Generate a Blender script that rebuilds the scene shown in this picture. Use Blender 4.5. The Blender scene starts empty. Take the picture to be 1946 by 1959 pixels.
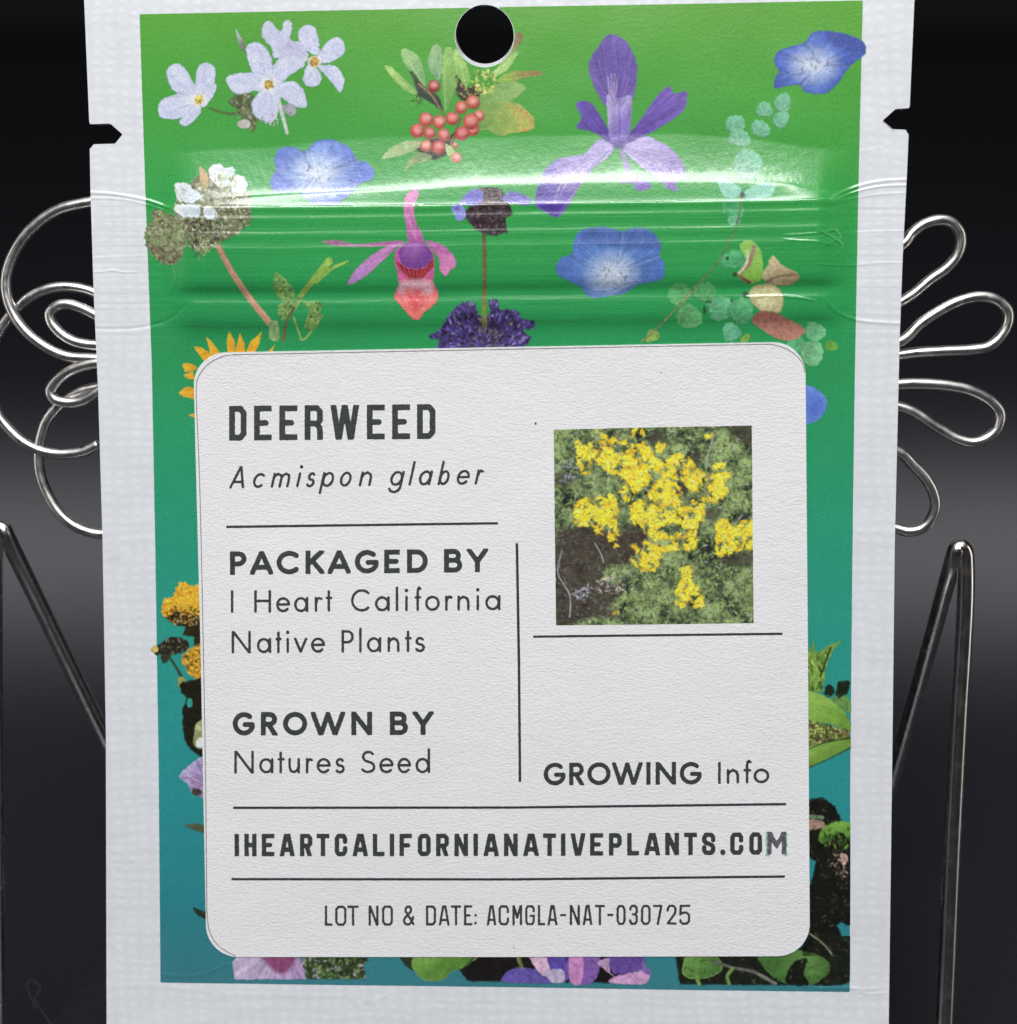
import bpy, math
import numpy as np
from mathutils import Matrix, Vector

# ------------------------------------------------------------------ camera, world, lights
SW, SH, FPX = 1946.0, 1959.0, 2720.0
PITCH = math.radians(22.0)
HC = 0.0700                                    # height of the packet's middle above the tabletop


def rot(x, y, z):
    Rx = np.array([[1, 0, 0], [0, math.cos(x), -math.sin(x)], [0, math.sin(x), math.cos(x)]])
    Ry = np.array([[math.cos(y), 0, math.sin(y)], [0, 1, 0], [-math.sin(y), 0, math.cos(y)]])
    Rz = np.array([[math.cos(z), -math.sin(z), 0], [math.sin(z), math.cos(z), 0], [0, 0, 1]])
    return Rz @ Ry @ Rx


RPK = rot(math.radians(3.986), math.radians(-2.730), math.radians(0.071))   # packet in camera frame
TPK = np.array([-0.00107, 0.00034, -0.16089])
RCAM = rot(math.pi / 2 - PITCH, 0, 0)
CAM = np.array([0, 0, HC]) - RCAM @ TPK
RW = RCAM @ RPK                                # packet frame in the world

scene = bpy.context.scene
cd = bpy.data.cameras.new("camera")
cam = bpy.data.objects.new("camera", cd)
scene.collection.objects.link(cam)
cam.matrix_world = Matrix.Translation(Vector(CAM)) @ Matrix(RCAM.tolist()).to_4x4()
cd.sensor_fit = 'HORIZONTAL'
cd.sensor_width = 36.0
cd.lens = 36.0 * FPX / SW
cd.clip_start = 0.005
cd.clip_end = 20.0
cd.dof.use_dof = True
cd.dof.focus_distance = 0.1605
cd.dof.aperture_fstop = cd.lens / 2.6
scene.camera = cam

world = bpy.data.worlds.new("World")
scene.world = world
world.use_nodes = True
world.node_tree.nodes["Background"].inputs[0].default_value = (0.9, 0.95, 1.0, 1)
world.node_tree.nodes["Background"].inputs[1].default_value = 0.006


def area(name, loc, target, sx, sy, power, color):
    l = bpy.data.lights.new(name, 'AREA')
    l.shape = 'RECTANGLE'
    l.size, l.size_y, l.energy, l.color = sx, sy, power, color
    o = bpy.data.objects.new(name, l)
    scene.collection.objects.link(o)
    o.location = loc
    o.rotation_euler = (Vector(target) - Vector(loc)).to_track_quat('-Z', 'Y').to_euler()
    return o


area("key_lamp", (-0.05, -0.34, 0.60), (0, 0, 0.07), 0.34, 0.14, 3.65, (1.0, 0.995, 0.99))
area("ceiling_lamp", (0.0, 0.0, 0.95), (0, 0.02, 0.05), 1.0, 0.7, 3.2, (0.97, 0.985, 1.0))
for sx_ in (-1, 1):
    area("added_side_strip", (sx_ * 0.62, -0.16, 0.22), (0, 0, 0.08), 0.16, 0.5, 0.55, (1.0, 0.95, 0.90))  # unseen strip lights, added so legs and wires catch side highlights
area("added_back_strip", (0.0, 1.55, 0.635), (0, 0.15, 0.0), 1.6, 0.12, 0.78, (1.0, 0.99, 1.0))  # unseen strip light added far behind, giving the tabletop its grey reflected band

vs = scene.view_settings
vs.view_transform = 'Standard'
vs.look = 'None'
vs.exposure = 0.0
vs.gamma = 1.0
vs.use_curve_mapping = False

# ------------------------------------------------------------------ small helpers
rng = np.random.default_rng(7)
KL = 0.80                                      # print colours: sRGB of the photograph -> base colour


def lin(c, k=KL):
    c = np.asarray(c, float) / 255.0
    l = np.where(c <= 0.04045, c / 12.92, ((c + 0.055) / 1.055) ** 2.4)
    l = l / k
    g_ = l.mean(-1, keepdims=True)
    sat = np.where((l[..., 2:3] > l[..., 0:1]) & (l[..., 2:3] > 1.15 * l[..., 1:2]), 0.84, 0.98)   # the press mutes blues and violets
    return np.clip(g_ + (l - g_) * sat, 0.0, 0.9)


def hashn(ix, iy, seed):
    h = (ix.astype(np.int64) * 374761393 + iy.astype(np.int64) * 668265263 + seed * 1442695041) & 0xFFFFFFFF
    h = ((h ^ (h >> 13)) * 1274126177) & 0xFFFFFFFF
    return ((h ^ (h >> 16)) & 0xFFFF) / 65535.0


def vnoise(x, y, seed=0):
    x = np.asarray(x, float); y = np.asarray(y, float)
    ix = np.floor(x); iy = np.floor(y)
    fx = x - ix; fy = y - iy
    fx = fx * fx * (3 - 2 * fx); fy = fy * fy * (3 - 2 * fy)
    a = hashn(ix, iy, seed); b = hashn(ix + 1, iy, seed)
    c = hashn(ix, iy + 1, seed); d = hashn(ix + 1, iy + 1, seed)
    return (a * (1 - fx) + b * fx) * (1 - fy) + (c * (1 - fx) + d * fx) * fy - 0.5


def fbm(x, y, seed=0, o=3):
    s = 0; a = 1.0
    for i in range(o):
        s = s + a * vnoise(x * 2 ** i, y * 2 ** i, seed + 17 * i); a *= 0.5
    return s


def sstep(a, b, x):
    t = np.clip((x - a) / (b - a), 0, 1)
    return t * t * (3 - 2 * t)


def zz(ox, oy, s):
    return lambda pts: [(ox + p[0] / s, oy + p[1] / s) + tuple(p[2:]) for p in pts]


def catmull(pts, closed=True, n=6):
    P = np.array([p[:2] for p in pts], float)
    if len(P) < 3:
        return P
    out = []
    m = len(P)
    for i in range(m if closed else m - 1):
        if closed:
            p0, p1, p2, p3 = P[i - 1], P[i], P[(i + 1) % m], P[(i + 2) % m]
        else:
            p0, p1, p2, p3 = P[max(i - 1, 0)], P[i], P[i + 1], P[min(i + 2, m - 1)]
        t = np.linspace(0, 1, n, endpoint=False)[:, None]
        out.append(0.5 * ((2 * p1) + (-p0 + p2) * t + (2 * p0 - 5 * p1 + 4 * p2 - p3) * t ** 2
                          + (-p0 + 3 * p1 - 3 * p2 + p3) * t ** 3))
    out = np.concatenate(out)
    if not closed:
        out = np.vstack([out, P[-1]])
    return out


def seg_dist(X, Y, a, b):
    dx, dy = b[0] - a[0], b[1] - a[1]
    L = dx * dx + dy * dy + 1e-12
    t = np.clip(((X - a[0]) * dx + (Y - a[1]) * dy) / L, 0, 1)
    return np.hypot(X - a[0] - t * dx, Y - a[1] - t * dy), t


def line_dist(X, Y, P):
    d = np.full(X.shape, 1e9); tt = np.zeros(X.shape)
    n = len(P) - 1
    for i in range(n):
        e, t = seg_dist(X, Y, P[i], P[i + 1])
        m = e < d
        d = np.where(m, e, d); tt = np.where(m, (i + t) / n, tt)
    return d, tt


def poly_sd(X, Y, P):
    """signed distance, negative inside"""
    d = np.full(X.shape, 1e9)
    ins = np.zeros(X.shape, bool)
    n = len(P)
    for i in range(n):
        a, b = P[i], P[(i + 1) % n]
        e, _ = seg_dist(X, Y, a, b)
        d = np.minimum(d, e)
        if a[1] != b[1]:
            c = ((a[1] > Y) != (b[1] > Y)) & (X < (b[0] - a[0]) * (Y - a[1]) / (b[1] - a[1]) + a[0])
            ins ^= c
    return np.where(ins, -d, d)


# ------------------------------------------------------------------ photo pixel -> packet surface
CL = -RPK.T @ TPK                              # camera in the packet frame
prof_pts = [(-200, 0), (258, 0), (264, 5.0), (300, 6.5), (330, 8.5), (338, 10.5), (343, 12.5), (348, 15), (352, 12), (357, 7.5), (375, 6.5), (383, 8.5),
            (387, 12), (389, 14), (391.5, 2), (397, -8), (401, -2), (406, 5), (409, 9), (412, -1), (424, -4), (434, 2),
            (438.5, 10), (442, 1), (450, -4), (462, 3), (466, 7.5), (470, -3), (500, -2), (525, -5),
            (538, -15), (545, -24), (552, -22), (560, -4), (566, 5), (571, 8), (577, 0), (598, -6),
            (611, -17), (618, -22), (626, -14), (645, -3), (700, -1), (900, 0), (2400, 0)]
_py = np.arange(-200, 2400, 0.5)
_sl = np.tan(np.radians(np.interp(_py, [p[0] for p in prof_pts], [p[1] for p in prof_pts])))
_hp = np.cumsum(_sl) * 0.5 * (0.1609 / FPX)

_sx = np.arange(0, 2000, 4.0)
_sy = np.interp(_sx, [300, 345, 400, 480, 700, 900, 1200, 1400, 1520, 1590, 1625], [386, 381, 374, 367, 358, 347, 343, 346, 356, 377, 386])
_sy = np.convolve(np.pad(_sy, 30, mode='edge'), np.exp(-(np.arange(-30, 31) / 9.0) ** 2) / np.exp(-(np.arange(-30, 31) / 9.0) ** 2).sum(), 'valid')
wrinkles = [([(1603, 640), (1600, 1200), (1597, 1880)], 6.0, -0.03), ([(338, 690), (345, 1200), (350, 1850)], 6.0, -0.02),
            ([(150, 368), (215, 371), (285, 384), (335, 404), (352, 418)], 3.0, 0.07),
            ([(150, 379), (230, 381), (300, 397), (340, 418)], 2.6, 0.035),
            ([(150, 519), (195, 520), (215, 517), (240, 521), (262, 520)], 2.0, 0.035),
            ([(150, 628), (240, 629), (295, 621), (330, 606), (357, 581)], 3.2, -0.055),
            ([(150, 494), (180, 493), (300, 488)], 2.5, 0.02),
            ([(330, 500), (337, 530), (330, 552)], 3.0, 0.03),
            ([(1760, 343), (1690, 346), (1640, 357), (1600, 374), (1588, 388)], 3.0, 0.07),
            ([(1760, 354), (1690, 356), (1640, 366), (1605, 380), (1590, 392)], 2.4, 0.06),
            ([(1760, 368), (1680, 372), (1600, 386)], 2.2, 0.025),
            ([(1760, 619), (1700, 618), (1640, 612), (1600, 595), (1578, 570)], 3.2, 0.06),
            ([(1760, 442), (1690, 442), (1630, 445), (1590, 448)], 2.0, 0.02),
            ([(1760, 502), (1680, 503), (1625, 508), (1560, 505)], 2.0, 0.025),
            ([(1500, 450), (1560, 446), (1600, 438)], 2.4, 0.04),
            ([(1500, 458), (1560, 462), (1600, 470)], 2.4, 0.035),
            ([(1565, 440), (1590, 452), (1612, 470), (1600, 490)], 2.2, 0.05),
            ([(1575, 452), (1596, 440), (1606, 455), (1582, 468)], 2.0, 0.05),
            ([(1560, 575), (1500, 566), (1430, 568)], 2.6, 0.05),
            ([(305, 1863), (345, 1868), (390, 1864), (425, 1849), (456, 1839)], 2.4, 0.035),
            ([(200, 1886), (300, 1885), (420, 1900), (700, 1905)], 5.0, 0.02),
            ([(1380, 1842), (1470, 1862), (1540, 1888), (1640, 1890)], 2.6, 0.04),
            ([(1560, 1892), (1600, 1889), (1650, 1893), (1690, 1890)], 2.0, 0.035),
            ([(1640, 1897), (1665, 1902), (1700, 1899)], 2.0, 0.03)]

for i_ in range(26):
    left_ = i_ % 2 == 0
    x0_ = rng.uniform(200, 250) if left_ else rng.uniform(1640, 1690)
    y0_ = rng.uniform(20, 1850) if i_ < 18 else rng.uniform(1890, 2000)
    if i_ >= 18:
        x0_ = rng.uniform(250, 1600)
    ln_ = rng.uniform(14, 46)
    a_ = rng.normal(0, 0.35)
    wrinkles.append(([(x0_ - ln_ * math.cos(a_), y0_ - ln_ * math.sin(a_)), (x0_, y0_ + rng.normal(0, 3)), (x0_ + ln_ * math.cos(a_), y0_ + ln_ * math.sin(a_))],
                     rng.uniform(1.8, 3.2), rng.uniform(-0.018, 0.02)))


def height(px, py):
    px = np.asarray(px, float); py = np.asarray(py, float)
    w = 5.0 * vnoise(px / 260.0, px * 0 + 3.3, 5) + 1.2 * vnoise(px / 60.0, py / 90, 6)
    yy = py + 0.0115 * (px - 973) + w
    # the streak of the bend: closes on the ridge at both ends of the zip
    S = np.interp(px, _sx, _sy)
    t = yy - w * 0.5
    Y0 = 258 + 26 * np.clip(np.abs(px - 960) / 600, 0, 1) ** 3 + 14 * vnoise(px / 130.0, px * 0 + 9.1, 15)
    yb = np.where(t < 388, np.where(t < Y0, 258 + (t - Y0), np.where(t < S, 258 + (t - Y0) * (347 - 258) / (S - Y0), 347 + (t - S) * (388 - 347) / (388 - S))), yy)
    yb = np.where((yy >= 388) | (t >= 388), yy, yb)
    h = np.interp(yb, _py, _hp)
    hend = np.interp(1000.0, _py, _hp)
    inn = sstep(300, 372, px - 0.012 * py) * (1 - sstep(1566, 1640, px + 0.006 * py))
    h = h * inn * (0.97 + 0.22 * np.exp(-((px - 400) / 110.0) ** 2) + 0.12 * np.exp(-((px - 1560) / 60.0) ** 2))
    # fine striations of the zip lock
    band = sstep(392, 404, yy) * (1 - sstep(610, 640, yy)) * inn
    h = h + band * 1.0e-5 * (fbm(px / 170.0, yy / 3.4, 31, 2) + 0.5 * vnoise(px / 60.0, yy / 1.9, 33) + 1.6 * vnoise(px / 130.0, yy / 9.0, 37))
    b2 = sstep(262, 290, yy) * (1 - sstep(362, 380, yy)) * inn
    h = h + b2 * 1.0e-5 * fbm(px / 8.0, yy / 14.0, 35, 2)
    # slack film: broad shallow waves, a shade fuller where the seed lies
    h = h + 1.5e-4 * fbm(px / 300.0, py / 240.0, 11, 3) + sstep(1840, 1900, py) * 1.4e-5 * fbm(px / 34.0, py / 16.0, 43, 3) + 5.5e-4 * np.exp(-((px - 960) / 430.0) ** 2 - ((py - 1380) / 420.0) ** 2)
    # ridged film of the margins in the zip area
    mar = (1 - inn) * sstep(350, 380, py) * (1 - sstep(640, 680, py))
    h = h + mar * 1.6e-5 * fbm(px / 240.0, py / 6.0, 41, 2)
    for pts, wd, am in wrinkles:
        P = catmull(pts, False, 4)
        lo = P.min(0) - 4 * wd; hi = P.max(0) + 4 * wd
        m = (px > lo[0]) & (px < hi[0]) & (py > lo[1]) & (py < hi[1])
        if m.any():
            d, t = line_dist(px[m], py[m], P)
            hh = am * 1e-3 * np.exp(-(d / wd) ** 2) * (0.55 + 0.45 * sstep(0, 0.12, t) * (1 - sstep(0.85, 1, t)))
            h = h.copy() if m.ndim else h
            h[m] = h[m] + hh
    return h


def unproject(px, py, h):
    px = np.asarray(px, float); py = np.asarray(py, float)
    d = np.stack([(px - SW / 2) / FPX, -(py - SH / 2) / FPX, -np.ones_like(px)], -1) @ RPK
    s = (h - CL[2]) / d[..., 2]
    return CL + d * s[..., None]


def surf(px, py, off=0.0):
    return unproject(px, py, height(px, py) + off)


def surf_normals(px, py):
    e = 0.6
    a = surf(px + e, py) - surf(px - e, py)
    b = surf(px, py - e) - surf(px, py + e)
    n = np.cross(a, b)
    return n / np.linalg.norm(n, axis=1, keepdims=True)


def to_world(p):
    return np.asarray(p) @ RW.T + np.array([0, 0, HC])


# ------------------------------------------------------------------ clipped grid -> mesh
def clip_grid(X, Y, F, C=None):
    ny, nx = X.shape
    ins = F > 0
    idx = np.full(X.shape, -1, int)
    c4 = ins[:-1, :-1].astype(int) + ins[:-1, 1:] + ins[1:, 1:] + ins[1:, :-1]
    used = np.zeros(X.shape, bool)
    for sl in ((slice(None, -1), slice(None, -1)), (slice(None, -1), slice(1, None)), (slice(1, None), slice(1, None)), (slice(1, None), slice(None, -1))):
        used[sl] |= c4 > 0
    used &= ins
    idx[used] = np.arange(used.sum())
    vx = list(X[used]); vy = list(Y[used])
    vc = list(C[used]) if C is not None else None
    ii = idx
    fj, fi = np.nonzero(c4 == 4)
    quads = np.stack([ii[fj, fi], ii[fj + 1, fi], ii[fj + 1, fi + 1], ii[fj, fi + 1]], 1).tolist()
    cache = {}
    bj, bi = np.nonzero((c4 > 0) & (c4 < 4))
    for j, i in zip(bj.tolist(), bi.tolist()):
        cor = ((j, i), (j + 1, i), (j + 1, i + 1), (j, i + 1))
        poly = []
        for k in range(4):
            a, b = cor[k], cor[(k + 1) & 3]
            if ins[a]:
                poly.append(int(ii[a]))
            if ins[a] != ins[b]:
                key = (a, b) if a < b else (b, a)
                v = cache.get(key)
                if v is None:
                    fa, fb = F[a], F[b]
                    t = float(np.clip(fa / (fa - fb), 0.02, 0.98))
                    v = len(vx)
                    vx.append(X[a] + (X[b] - X[a]) * t); vy.append(Y[a] + (Y[b] - Y[a]) * t)
                    if vc is not None:
                        vc.append(C[a] * (1 - t) + C[b] * t)
                    cache[key] = v
                poly.append(v)
        if len(poly) >= 3:
            quads.append(poly)
    return np.array(vx), np.array(vy), quads, (np.array(vc) if vc is not None else None)


def set_kind(o, **kw):
    for k, v in kw.items():
        o[k] = v


def make_obj(name, me, mat, parent=None):
    o = bpy.data.objects.new(name, me)
    scene.collection.objects.link(o)
    if mat:
        me.materials.append(mat)
    o.parent = parent
    return o


BASE_PX = (954.0, 2062.0)
BASE = unproject(np.array([BASE_PX[0]]), np.array([BASE_PX[1]]), np.array([-0.0004]))[0]


def print_mesh(name, vx, vy, faces, cols, off, mat, parent, skirt=None):
    P = surf(vx, vy, off) - BASE
    N = surf_normals(vx, vy)
    nf = len(P)
    verts = P
    if skirt is not None:                       # thickness: a wall round the outline, and a back
        cnt = {}
        for f in faces:
            for k in range(len(f)):
                a, b = f[k], f[(k + 1) % len(f)]
                if (b, a) in cnt:
                    del cnt[(b, a)]
                else:
                    cnt[(a, b)] = 1
        edges = list(cnt.keys())
        bv = sorted({a for e in edges for a in e})
        mp = {v: nf + i for i, v in enumerate(bv)}
        lo = {v: nf + len(bv) + i for i, v in enumerate(bv)}
        Pb = P[bv].copy()
        Q = Pb.copy()
        if skirt == 'back':
            Q[:, 2] = -0.0011 - BASE[2]
            bvx, bvy = vx[bv], vy[bv]         # the rear film is punched a little higher than the front
            cut_ = (np.hypot(bvx - 927.3, bvy - 68.3) < 75) | ((bvy > 200) & (bvy < 290) & ((bvx < 240) | (bvx > 1684)) & (bvx > 165) & (bvx < 1743))
            Q[cut_, 1] += 0.00062
        else:
            Q[:, 2] = Q[:, 2] - skirt
        verts = np.vstack([P, Pb, Q])
        faces = faces + [[mp[b], mp[a], lo[a], lo[b]] for a, b in edges]
        if skirt == 'back':
            n0 = len(verts)
            B = P.copy(); B[:, 2] = -0.0011 - BASE[2]; B[bv] = Q
            verts = np.vstack([verts, B])
            faces = faces + [[n0 + v for v in reversed(f)] for f in faces[:len(faces) - len(edges)]]
    me = bpy.data.meshes.new(name)
    me.from_pydata(verts.tolist(), [], faces)
    me.polygons.foreach_set("use_smooth", np.ones(len(me.polygons), bool))
    if cols is not None:
        at = me.color_attributes.new("Col", 'FLOAT_COLOR', 'POINT')
        c = np.ones((len(verts), 4)); c[:nf, :3] = cols
        at.data.foreach_set("color", c.ravel())
    me.update()
    vn = np.zeros(len(verts) * 3)
    me.vertex_normals.foreach_get("vector", vn)
    vn = vn.reshape(-1, 3)
    vn[:nf] = N
    me.normals_split_custom_set_from_vertices(vn.tolist())
    return make_obj(name, me, mat, parent)


# ------------------------------------------------------------------ materials
def new_mat(name):
    m = bpy.data.materials.new(name)
    m.use_nodes = True
    nt = m.node_tree
    b = nt.nodes["Principled BSDF"]
    return m, nt, b


def N(nt, t, **kw):
    n = nt.nodes.new(t)
    for k, v in kw.items():
        setattr(n, k, v)
    return n


def coords(nt, scale):
    tc = N(nt, "ShaderNodeTexCoord")
    mp = N(nt, "ShaderNodeMapping")
    mp.inputs["Scale"].default_value = scale
    nt.links.new(tc.outputs["Object"], mp.inputs["Vector"])
    return mp.outputs["Vector"]


def noise(nt, scale, det=2.0, rough=0.5, size=1.0):
    n = N(nt, "ShaderNodeTexNoise")
    n.inputs["Scale"].default_value = size
    n.inputs["Detail"].default_value = det
    n.inputs["Roughness"].default_value = rough
    nt.links.new(coords(nt, scale), n.inputs["Vector"])
    return n.outputs["Fac"]


def mapr(nt, src, a, b, c, d):
    m = N(nt, "ShaderNodeMapRange")
    nt.links.new(src, m.inputs["Value"])
    for k, v in zip(("From Min", "From Max", "To Min", "To Max"), (a, b, c, d)):
        m.inputs[k].default_value = v
    return m.outputs["Result"]


def mul(nt, a, b, op='MULTIPLY'):
    m = N(nt, "ShaderNodeMath", operation=op)
    for i, s in enumerate((a, b)):
        if isinstance(s, (int, float)):
            m.inputs[i].default_value = s
        else:
            nt.links.new(s, m.inputs[i])
    return m.outputs[0]


def bump(nt, b, src, strength, dist):
    n = N(nt, "ShaderNodeBump")
    n.inputs["Strength"].default_value = strength
    n.inputs["Distance"].default_value = dist
    nt.links.new(src, n.inputs["Height"])
    nt.links.new(n.outputs["Normal"], b.inputs["Normal"])


def colour_times(nt, col, fac, b):
    v = N(nt, "ShaderNodeVectorMath", operation='SCALE')
    if isinstance(col, tuple):
        v.inputs[0].default_value = col
    else:
        nt.links.new(col, v.inputs[0])
    nt.links.new(fac, v.inputs["Scale"])
    nt.links.new(v.outputs[0], b.inputs["Base Color"])


# printed film: colour from the print, halftone grain, glossy laminate
M_PRINT, nt, b = new_mat("glossy_print")
at = N(nt, "ShaderNodeAttribute", attribute_name="Col")
g = noise(nt, (5200, 5200, 5200), 1.0)
g2 = noise(nt, (60, 60, 60), 3.0)
colour_times(nt, at.outputs["Color"], mul(nt, mapr(nt, g, 0.3, 0.7, 0.90, 1.10), mapr(nt, g2, 0.3, 0.7, 0.97, 1.03)), b)
b.inputs["Roughness"].default_value = 0.30
b.inputs["Specular IOR Level"].default_value = 0.55
b.inputs["Coat Weight"].default_value = 0.42
b.inputs["Coat Roughness"].default_value = 0.13
bump(nt, b, mul(nt, noise(nt, (900, 2600, 900), 3.0), noise(nt, (4000, 4000, 4000), 2.0), 'ADD'), 0.25, 0.00004)

# white film of the margins: faint woven mottling of the layer beneath
M_FILM, nt, b = new_mat("white_film")
wx = N(nt, "ShaderNodeTexWave", bands_direction='X'); wy = N(nt, "ShaderNodeTexWave", bands_direction='Y')
for w_, sc_ in ((wx, 610.0), (wy, 900.0)):
    w_.inputs["Scale"].default_value = sc_ / 6.283 * 2
    w_.inputs["Distortion"].default_value = 4.5
    w_.inputs["Detail"].default_value = 1.0
    w_.inputs["Detail Scale"].default_value = 0.9
    nt.links.new(coords(nt, (1, 1, 1)), w_.inputs["Vector"])
wv = mul(nt, wx.outputs["Fac"], wy.outputs["Fac"])
st = noise(nt, (90, 1100, 90), 2.0)
mo = noise(nt, (350, 350, 350), 2.0)
f = mul(nt, mul(nt, mapr(nt, wv, 0, 1, 0.966, 1.03), mapr(nt, st, 0.3, 0.7, 0.975, 1.025)), mapr(nt, mo, 0.3, 0.7, 0.98, 1.02))
colour_times(nt, (0.795, 0.822, 0.865), f, b)
nt.links.new(mapr(nt, noise(nt, (140, 260, 140), 4.0), 0.3, 0.7, 0.24, 0.46), b.inputs["Roughness"])
b.inputs["Coat Weight"].default_value = 0.4
b.inputs["Coat Roughness"].default_value = 0.18
b.inputs["Subsurface Weight"].default_value = 0.0
bump(nt, b, mul(nt, st, wv, 'ADD'), 0.22, 0.00005)

# uncoated label paper
M_PAPER, nt, b = new_mat("label_paper")
pn = noise(nt, (2200, 4200, 2400), 4.0, 0.65)
pf = noise(nt, (420, 620, 420), 3.0, 0.6)
pc = noise(nt, (60, 60, 60), 2.0)
colour_times(nt, (0.87, 0.872, 0.89), mul(nt, mapr(nt, pn, 0.25, 0.75, 0.965, 1.03), mapr(nt, pc, 0.3, 0.7, 0.985, 1.015)), b)
b.inputs["Roughness"].default_value = 0.85
b.inputs["Specular IOR Level"].default_value = 0.25
bump(nt, b, mul(nt, pn, mul(nt, pf, 0.45), 'ADD'), 0.8, 0.00013)


def ink(name, col, lo=0.75, hi=1.35):
    m, nt, b = new_mat(name)
    n1 = noise(nt, (3000, 3000, 3000), 2.0)
    colour_times(nt, tuple(lin(col, 0.9)), mapr(nt, n1, 0.3, 0.7, lo, hi), b)
    b.inputs["Roughness"].default_value = 0.6
    b.inputs["Specular IOR Level"].default_value = 0.3
    bump(nt, b, noise(nt, (1700, 3600, 2000), 3.0), 0.5, 0.0001)
    return m


M_INK = ink("black_ink", (54, 60, 58))
M_RULE = ink("rule_ink", (48, 51, 58))
M_CUT = ink("cut_line", (126, 122, 120), 0.85, 1.15)

M_PHOTO, nt, b = new_mat("matte_photo_print")
at = N(nt, "ShaderNodeAttribute", attribute_name="Col")
colour_times(nt, at.outputs["Color"], mapr(nt, noise(nt, (4200, 4200, 4200), 1.0), 0.3, 0.7, 0.86, 1.14), b)
b.inputs["Roughness"].default_value = 0.75
b.inputs["Specular IOR Level"].default_value = 0.25
bump(nt, b, noise(nt, (1700, 3600, 2000), 3.0), 0.5, 0.0001)

M_WIRE, nt, b = new_mat("nickel_wire")
b.inputs["Metallic"].default_value = 1.0
colour_times(nt, (0.86, 0.845, 0.82), mapr(nt, noise(nt, (500, 500, 500), 3.0), 0.3, 0.7, 0.9, 1.05), b)
nt.links.new(mapr(nt, noise(nt, (900, 900, 900), 3.0), 0.3, 0.7, 0.27, 0.40), b.inputs["Roughness"])
bump(nt, b, noise(nt, (900, 900, 900), 3.0), 0.10, 0.00004)

M_STEEL, nt, b = new_mat("dark_steel_rod")
b.inputs["Metallic"].default_value = 1.0
colour_times(nt, (0.82, 0.79, 0.76), mapr(nt, noise(nt, (400, 400, 400), 3.0), 0.3, 0.7, 0.85, 1.05), b)
nt.links.new(mapr(nt, noise(nt, (700, 700, 700), 3.0), 0.3, 0.7, 0.20, 0.28), b.inputs["Roughness"])
bump(nt, b, noise(nt, (260, 260, 260), 2.0), 0.06, 0.0001)

M_TABLE, nt, b = new_mat("black_satin_tabletop")
colour_times(nt, (0.0200, 0.0188, 0.0245), mapr(nt, noise(nt, (1500, 1500, 1500), 2.0), 0.3, 0.7, 0.88, 1.12), b)
b.inputs["Roughness"].default_value = 1.0
b.inputs["Specular IOR Level"].default_value = 0.0
gl = N(nt, "ShaderNodeBsdfGlossy", distribution='BECKMANN')
gl.inputs["Roughness"].default_value = 0.19
gl.inputs["Color"].default_value = (0.97, 0.96, 1.0, 1)
fr = N(nt, "ShaderNodeFresnel"); fr.inputs["IOR"].default_value = 1.45
mx = N(nt, "ShaderNodeMixShader")
nt.links.new(fr.outputs[0], mx.inputs[0]); nt.links.new(b.outputs[0], mx.inputs[1]); nt.links.new(gl.outputs[0], mx.inputs[2])
nt.links.new(mx.outputs[0], nt.nodes["Material Output"].inputs["Surface"])

M_HAIR, nt, b = new_mat("grey_fibre")
colour_times(nt, (0.10, 0.10, 0.10), mapr(nt, noise(nt, (3000, 3000, 3000), 2.0), 0.3, 0.7, 0.8, 1.2), b)
b.inputs["Roughness"].default_value = 0.5

# ------------------------------------------------------------------ the setting
me = bpy.data.meshes.new("tabletop")
me.from_pydata([(-1.6, -0.8, 0), (1.6, -0.8, 0), (1.6, 2.2, 0), (-1.6, 2.2, 0),
                (-1.6, -0.8, -0.03), (1.6, -0.8, -0.03), (1.6, 2.2, -0.03), (-1.6, 2.2, -0.03)], [],
               [(0, 1, 2, 3), (7, 6, 5, 4), (0, 4, 5, 1), (1, 5, 6, 2), (2, 6, 7, 3), (3, 7, 4, 0)])
tab = make_obj("tabletop", me, M_TABLE)
set_kind(tab, kind="structure")

# ------------------------------------------------------------------ the packet
packet = bpy.data.objects.new("seed_packet", None)
scene.collection.objects.link(packet)
packet.empty_display_size = 0.02
bw = to_world(BASE)
mw = Matrix(RW.tolist()).to_4x4()
packet.matrix_world = Matrix.Translation(Vector(bw)) @ mw
packet["label"] = "flat white and green zip seed packet with wildflower print and white paper label"
packet["category"] = "seed packet"

# outline of the film pouch
lft = [(158, -70), (161, 0), (171, 239), (173, 360), (179, 557), (188, 757), (196, 1028), (202.5, 1400), (204, 1958), (205, 2062)]
rgt = [(1752, -70), (1749.7, 0), (1741, 197), (1735.5, 330), (1727, 497), (1721.5, 650), (1712, 1048), (1708, 1400), (1700.6, 1958), (1699, 2062)]


def steps(segs):
    out = []
    for a, b_, s in segs:
        n = max(1, int(round((b_ - a) / s)))
        out.append(np.linspace(a, b_, n, endpoint=False))
    return np.append(np.concatenate(out), segs[-1][1])


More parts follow.
